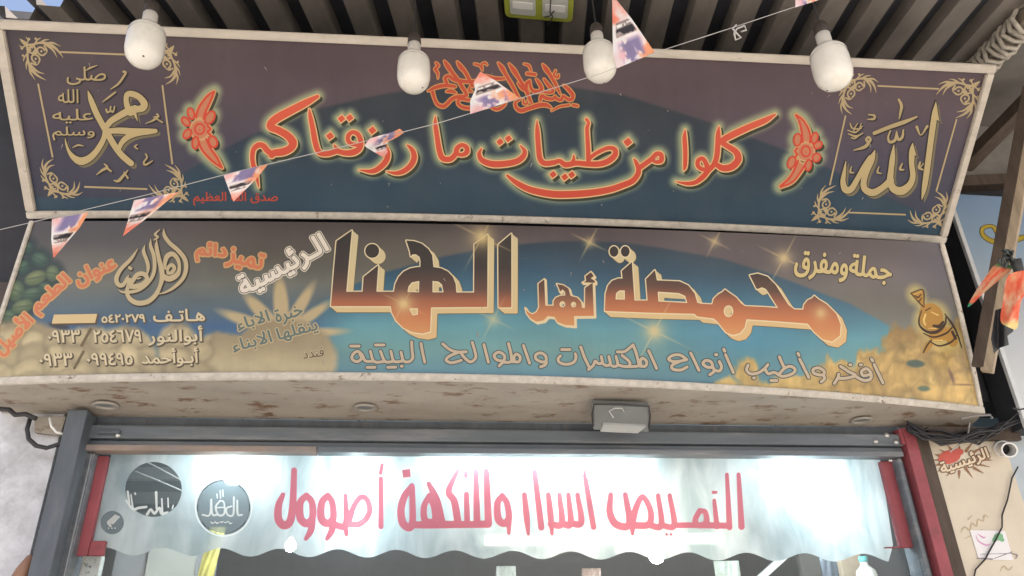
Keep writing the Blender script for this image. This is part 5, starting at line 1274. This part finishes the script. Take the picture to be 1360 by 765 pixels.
pennant([(638, 95), (657, 106.5), (672, 117), (690, 130), (658, 141), (624.5, 151.5), (624.5, 134), (631, 119), (629, 109)], (624.5, 151), (690, 130), (638, 95), 'paper pennant flipped up over the small red invocation', seed=5)
pennant([(813, -4), (819, 0), (839, 25), (870, 70), (845, 80), (819, 91), (814, 70)], (819, 91), (870, 70), (815, -4), 'large orange and white pennant with its tip up, beside a hanging bulb', seed=6)
pennant([(1056, 10), (1058, -30), (1086, -30), (1088, 0), (1072, 5)], (1056, 9), (1090, -2), (1070, -50), 'pink pennant cut by the top of the picture', seed=7)

# ================================================================== lamps
em = thing('emergency_lamp', 'lime green framed lamp with two white panels under the canopy', 'lamp', tuple(RP(*roof_ab(715, 10), -0.05)))
(a0, bq), (a1, _), (_, b2) = roof_ab(671, 8), roof_ab(760, 10), roof_ab(715, -75)
def rrect(m, a0, a1, b0, b1, h0, h1, r=.03, n=5):
    c = [(a1 - r, b1 - r, 0), (a0 + r, b1 - r, 90), (a0 + r, b0 + r, 180), (a1 - r, b0 + r, 270)]
    ring = [(x + r * math.cos(R_(s + 90 * k / n)), y + r * math.sin(R_(s + 90 * k / n))) for x, y, s in c for k in range(n + 1)]
    k = len(ring); v = [RP(x, y, h0) for x, y in ring] + [RP(x, y, h1) for x, y in ring]
    m.add(v, [list(range(k)), list(range(2 * k - 1, k - 1, -1))] + [[i, (i + 1) % k, k + (i + 1) % k, k + i] for i in range(k)]); return m
bl, bh = min(bq, b2), max(bq, b2)
rrect(MB(), a0, a1, bl, bh, -0.062, -0.015, .028).build('lime_frame', MT['lime'], em, bevel=.005)
w_ = (a1 - a0)
for k in range(2):
    s0 = a0 + w_ * (.08 + .47 * k); s1 = a0 + w_ * (.45 + .47 * k)
    o = rrect(MB(), s0, s1, bl + .02, bh - .035, -0.069, -0.0625, .012).build('white_panel', MT['panel_light'], em, bevel=.002)
    for q in range(3):
        u = lerp(bl + .04, bh - .05, (q + .5) / 3)
        rrect(MB(), s0 + .012, s1 - .012, u - .022, u + .022, -0.0715, -0.0692, .006).build('diffuser_rib', MT['white'], o)
MB().tube([RP(lerp(a0, a1, .62), bh + .01, -.075), RP(lerp(a0, a1, .66), bh - .02, -.085), RP(lerp(a0, a1, .70), bh - .06, -.08), RP(lerp(a0, a1, .66), bh - .09, -.083), RP(lerp(a0, a1, .69), bl, -.08)], .003, 6).build('lead', MT['cable'], em)
MB().tube([RP(lerp(a0, a1, .58), bh - .05, -.08), RP(lerp(a0, a1, .66), bh - .065, -.083), RP(lerp(a0, a1, .72), bh - .10, -.08)], .003, 6).build('lead', MT['cable'], em)

fl = thing('flood_lamp', 'flat grey flood lamp fixed under the front of the lower sign', 'flood lamp', tuple(on_y(825, 560, -0.2)))
def face_box(q, th):
    q = [np.array(p) for p in q]; n = np.cross(q[1] - q[0], q[3] - q[0]); n /= np.linalg.norm(n)
    if np.dot(n, EYE - q[0]) > 0: n = -n
    return MB().hexa([*q, *[p + n * th for p in q]])
face_box([on_y(788, 538, -.30), on_y(862, 541, -.30), on_y(862, 574, -.17), on_y(788, 571, -.17)], .035).build('lamp_body', MT['grey_lamp'], fl, bevel=.006)
face_box([on_y(801, 564, -.215), on_y(858, 567, -.215), on_y(847, 576, -.165), on_y(797, 573.5, -.165)], .02).build('lens', pmat('dusty_lens', (0.34, 0.35, 0.34), 0.3, var=.1), fl, bevel=.003)
MB().tube([on_y(788, 566, -.20), on_y(786.5, 550, -.26), on_y(789, 537, -.31), on_y(825, 537, -.31), on_y(862, 540, -.31), on_y(863.5, 552, -.26), on_y(862, 570, -.19)], .004, 6).build('bracket', MT['cable'], fl)
MB().tube([on_y(x, y, -.29) for x, y in [(815, 555), (809, 546), (816, 542), (826, 542), (829, 547)]], .003, 6).build('lead', MT['metal'], fl)

# ================================================================== right side: neighbour's sign, strut, flags, pier fittings
ns_ = thing('neighbour_sign', 'pale blue neighbouring sign with white trim and yellow swirl at right edge', 'signboard', tuple(on_y(1330, 400, -.3)))
NY = -0.15
xe = X(1316, 435, NY); zt_, zb_ = Z(1275, 258, NY), Z(1357, 568, NY)
def paint_nb(px, py): return al(ramp(py, [(250, (124, 152, 186)), (330, (146, 170, 194)), (420, (186, 194, 202)), (520, (208, 212, 214))]))
nx_, nz_ = 12, 40
V = [(xe + 0.02 + 1.6 * i / nx_, NY, zb_ + (zt_ - zb_) * j / nz_) for j in range(nz_ + 1) for i in range(nx_ + 1)]
pxy = to_px(np.array(V))
mesh_obj('face_panel', V, [[j * 13 + i, j * 13 + i + 1, j * 13 + i + 14, j * 13 + i + 13] for j in range(nz_) for i in range(nx_)], MT['print'], ns_, cols=paint_nb(*pxy))
MB().box((xe - .002, NY - .012, zb_), (xe + .022, NY + .01, zt_)).build('edge_trim', MT['trim'], ns_, bevel=.003)
MB().box((xe, NY + .012, zb_), (xe + 1.62, -0.005, zt_)).build('sign_case', MT['black_box'], ns_)
SW = Field(1295, 285, 1400, 335, .6, 3)
KS = (1240, 240, 3.825)
SW.stroke(tr(*KS, [(335, 265, 10), (300, 232, 12), (252, 240, 16), (250, 275, 18), (300, 308, 20), (380, 312, 22), (450, 290, 22), (540, 268, 14)])); SW.poly(tr(*KS, [(300, 240), (335, 250), (316, 270)]))
Layers(Flat(NY)).add(SW, 1.0, al((96, 84, 40)), .001).add(SW, 0, al((176, 156, 58)), .002).build('yellow_swirl', ns_)

P0, P1 = on_y(1311, 494, -0.36), on_y(1380, 112, -0.80)
st_ = thing('wooden_strut', 'light brown slanting wooden strut propping the canopy at the right edge', 'strut', tuple(P0))
beam(MB(), P0, P1, 0.050, 0.05).build('strut_pole', MT['wood'], st_, bevel=.004)
P0b, P1b = P0 + [-.039, .02, 0], P1 + [-.042, .02, 0]
beam(MB(), P0b + (P1b - P0b) * .02, P1b, 0.026, 0.05).build('dark_batten', MT['dark_wood'], st_, bevel=.004)  # shaded left side of the pole, added as a dark-coloured strip


kn = at_depth(1345, 345, 2.75)
ropes = thing('dark_rag_knot', 'dark cloth rag knotted round the slanting wooden strut', 'rag', tuple(kn))
m = MB()
for k in range(3):
    q_ = np.random.default_rng(40 + k); n_ = np.cumsum(q_.normal(0, 4.5, (26, 2)), 0); n_ -= n_.mean(0); n_ *= np.array([11, 15]) / np.abs(n_).max(0)
    f_ = np.stack([np.interp(np.linspace(0, 25, 90), range(26), np.convolve(np.pad(n_[:, c_], 1, 'edge'), [.25, .5, .25], 'valid')) for c_ in (0, 1)], 1)
    m.tube([at_depth(1338 + x, 342 + y, 2.70 - .02 * k + .015 * math.sin(i * .4)) for i, (x, y) in enumerate(f_)], [.0022 + .0025 * abs(math.sin(i * .23 + k)) for i in range(90)], 6)
m.build('rag_coil', pmat('dark_rag', (0.07, .08, .08), .9, var=.4, scale=30), ropes, smooth=True)
MB().tube([at_depth(x, y, 2.70) for x, y in [(1348, 345), (1353, 360), (1345, 375), (1350, 390)]], [.02, .018, .014, .004], 7).build('rag_tail', pmat('dark_rag_tail', (0.06, .065, .065), .9, var=.4, scale=30), ropes, smooth=True)
GF = 'faded pennants tied to the strut'
pennant([(1283, 409), (1296, 386), (1310, 366), (1322, 349), (1334, 351), (1348, 352), (1340, 362), (1322, 376), (1302, 393), (1290, 406)], (1322, 349), (1345, 354), (1284, 409), 'faded red pennant with a green tip pointing down left of the strut', 2.72, 1, GF, .03, 11)
pennant([(1336, 366), (1350, 360), (1375, 358), (1374, 384), (1358, 392), (1353, 416), (1352, 440), (1338, 434), (1327, 428), (1332, 400)], (1336, 366), (1374, 360), (1342, 440), 'orange red pennant draped right of the strut at the picture edge', 2.66, 2, GF, .04, 12)
m = MB()
rag = [(1322, 412), (1334, 408), (1345, 418), (1346, 440), (1338, 446), (1340, 458), (1328, 462), (1320, 470), (1316, 450)]
fd = Field(1312, 404, 1350, 474, .9, 3); fd.poly(rag); p, f = march(fd)
tag(mesh_obj('torn_sheet', at_depth(p[:, 0], p[:, 1], 2.80 + .02 * np.sin(p[:, 0] * .3)), f, MT['black_box'], None, smooth=True), 'torn black plastic sheet hanging behind the foot of the strut', 'plastic sheet')

# cables over the pier
cb = thing('cable_bundle', 'tangle of dark cables running over the top of the stone pier', 'cables', tuple(on_y(1290, 578, -.08)))
for k in range(14):
    o_ = rng.normal(0, 6, 8)
    MB().tube([on_y(x, y + o_[i], -.065 - .006 * k) for i, (x, y) in enumerate([(1205, 572), (1225, 578), (1250, 583), (1275, 582), (1300, 577), (1325, 572), (1350, 562), (1390, 552)])], rng.uniform(.003, .008), 7).build('cable', MT['cable'], cb, smooth=True)
MB().tube([on_y(x, y, -.10) for x, y in [(1262, 600), (1275, 590), (1286, 575), (1288, 562)]], .003, 6).build('thin_wire', MT['string'], cb)
MB().tube([on_y(x, y, -.20) for x, y in [(1276, 556), (1295, 552), (1315, 551), (1318, 556)]], .006, 6).build('rusty_wire', MT['rust'], cb)
MB().box((xr + .001, -.062, ZL - .075), (X(1352, 575, -.05), -.031, ZL - .012)).build('cable_board', MT['dark_wood'], cb, bevel=.004)
MB().tube([on_y(x, y, -.32) for x, y in [(1345, 542), (1354, 544), (1370, 541), (1390, 535)]], .004, 6).build('cable', MT['cable'], cb)

pv = thing('pipe_stub', 'short white plastic pipe stub sticking out of the stone pier', 'pipe', tuple(on_y(1326, 598, -.04)))
m = MB().lathe([(.029, 0), (.036, 0), (.036, .10), (.029, .10), (.029, 0)], 28)
c = on_y(1330, 596, -.03); ax = Vector((-.35, -.85, -.28)).normalized(); rm = ax.to_track_quat('Z', 'Y').to_matrix()
m.v = [tuple(Vector(c) + rm @ Vector(p)) for p in m.v]; m.build('pipe_wall', MT['white'], pv, smooth=False)
m = MB().lathe([(.001, .02), (.0285, .02)], 20); m.v = [tuple(Vector(c) + rm @ Vector(p)) for p in m.v]; m.build('pipe_inside', MT['cable'], pv)
m = MB().lathe([(.0362, .0), (.041, .0), (.041, .03), (.0362, .03)], 28); m.v = [tuple(Vector(c) + rm @ Vector(p)) for p in m.v]; m.build('pipe_collar', MT['white'], pv)

tag(MB().tube([on_y(x, y, -.042) for x, y in [(1352, 620), (1344, 635), (1341, 650), (1338, 664), (1331, 684), (1331, 700), (1323, 716), (1314, 732), (1309, 742), (1296, 756), (1288, 790)]], .0035, 7).build('hanging_wire', MT['cable'], None, smooth=True), 'thin dark wire hanging down over the white paper on the stone pier', 'wire')

PY_ = Flat(-0.031)
stk = thing('stencil_sign', 'red and beige starburst stencil with Arabic word on the stone pier', 'stencil', tuple(on_y(1278, 615, -.033)))
SB, SRD, SPK2 = Field(1235, 580, 1325, 665, .6, 3), Field(1235, 580, 1325, 665, .6, 3), Field(1235, 580, 1325, 665, .6, 3)
KP = (1210, 560, 3.733)
for a in np.linspace(0, 360, 17):
    r0, r1 = 22 + 3 * math.sin(a), 36 + 5 * math.sin(a * 1.7)
    SB.stroke([(1274 + 1.15 * r0 * math.cos(R_(a)), 611 + .62 * r0 * math.sin(R_(a)), 4.0), (1274 + 1.15 * r1 * math.cos(R_(a)), 611 + .62 * r1 * math.sin(R_(a)), .5)], False)
SRD.ell(1261, 607, 15, 9, -12); SRD.ell(1272, 601, 8, 5, -12)
text_field(SPK2, 'الرئيسية', 1281, 613, 66, 19, -19)
Layers(PY_).add(SB, 0, al((150, 112, 84)), .001).add(SRD, 0, al((202, 98, 88)), .0018).add(SPK2, 1.9, al((120, 92, 72)), .0026).add(SPK2, .6, al((226, 208, 180)), .0034).build('stencil_print', stk, MT['paint'])
F2 = Field(1270, 665, 1345, 765, .6, 3)
for q in [[(1276, 708, .5), (1281, 700, 1.8), (1288, 704, 1.6), (1291, 695, 1.8), (1297, 699, 1.4), (1299, 690, 1.6), (1306, 692, 1.4), (1308, 684, 1.6), (1313, 688, .5)], [(1280, 716, .5), (1290, 711, 1.4), (1296, 706, 1.2), (1306, 703, .5)], [(1286, 690, 1.6), (1292, 684, .6)], [(1328, 760, .5), (1333, 752, 1.6), (1340, 757, 1.4), (1347, 749, .6)]]: F2.stroke(q)
tag(Layers(PY_).add(F2, 0, al((190, 172, 140)), .001).build('faint_scrawl', None, MT['paint']), 'faint brown scrawl on the stone pier above the paper', 'scrawl')
pp = thing('paper_notice', 'white paper notice with pink curve and green leaf on the stone pier', 'notice', tuple(on_y(1316, 725, -.035)))
PF = Field(1280, 700, 1352, 752, .8, 3); PF.poly([(1288, 704), (1335, 705), (1346, 744), (1300, 743)])
Layers(PY_).add(PF, 0, al((232, 230, 232)), .002).build('paper_sheet', pp, MT['paint'])
PK, PG, PD = (Field(1280, 700, 1352, 752, .5, 3) for _ in range(3))
PK.stroke([(1296, 711, .6), (1300, 719, 1.6), (1310, 724, 2.0), (1316, 722, .6)]); PK.stroke([(1298, 709, .6), (1306, 714, 2.2), (1309, 713, .6)])
PG.ell(1326, 713, 6.5, 5, -10); PG.ell(1321, 717, 3, 3.5, 20); PG.ell(1331, 717, 3, 2.6, 0)
PD.stroke([(1298, 741.5, 1.6), (1318, 742.5, 1.8)], False); PD.stroke([(1320, 742, 1), (1344, 733, 1.2)], False); PD.stroke([(1302, 736, .7), (1340, 735, .7)], False); PD.stroke([(1342, 735, 1), (1351, 737, 1.6), (1349, 742, 1)])
Layers(PY_).add(PK, 0, al((208, 150, 190)), .0026).add(PG, 0, al((128, 182, 140)), .0026).add(PD, 0, al((140, 134, 138)), .0026).build('paper_print', pp, MT['paint'])

# left wall fittings
jb = thing('junction_bracket', 'beige bracket with black cable loop at the top of the marble wall', 'bracket', tuple(on_y(65, 567, -.05)))
face_box([on_y(46, 553, -.06), on_y(88, 553, -.06), on_y(80, 578, -.06), on_y(45, 574, -.06)], .03).build('plate', MT['soffit'], jb, bevel=.004)
MB().tube([on_y(x, y, -.09) for x, y in [(40, 556), (36, 570), (38, 583), (48, 592), (62, 595), (78, 590), (92, 583)]], .009, 8).build('cable_loop', MT['cable'], jb, smooth=True)
MB().tube([on_y(x, y, -.10) for x, y in [(66, 555), (68, 566), (75, 574), (86, 577)]], .005, 7).build('white_wire', MT['white'], jb, smooth=True)
MB().tube([on_y(x, y, -.12) for x, y in [(-10, 546), (0, 543), (12, 544), (20, 551), (34, 550), (48, 556)]], .010, 7).build('cable', MT['cable'], jb, smooth=True)
P0, P1 = on_y(43, 737, -.07), on_y(14, 790, -.09)
tag(MB().tube([P0, lerp(P0, P1, .06), lerp(P0, P1, .4), P1], [.006, .016, .028, .034], 14).build('wooden_stick', MT['brown'], None, smooth=True), 'rounded end of a brown stick leaning beside the slate door post', 'stick')
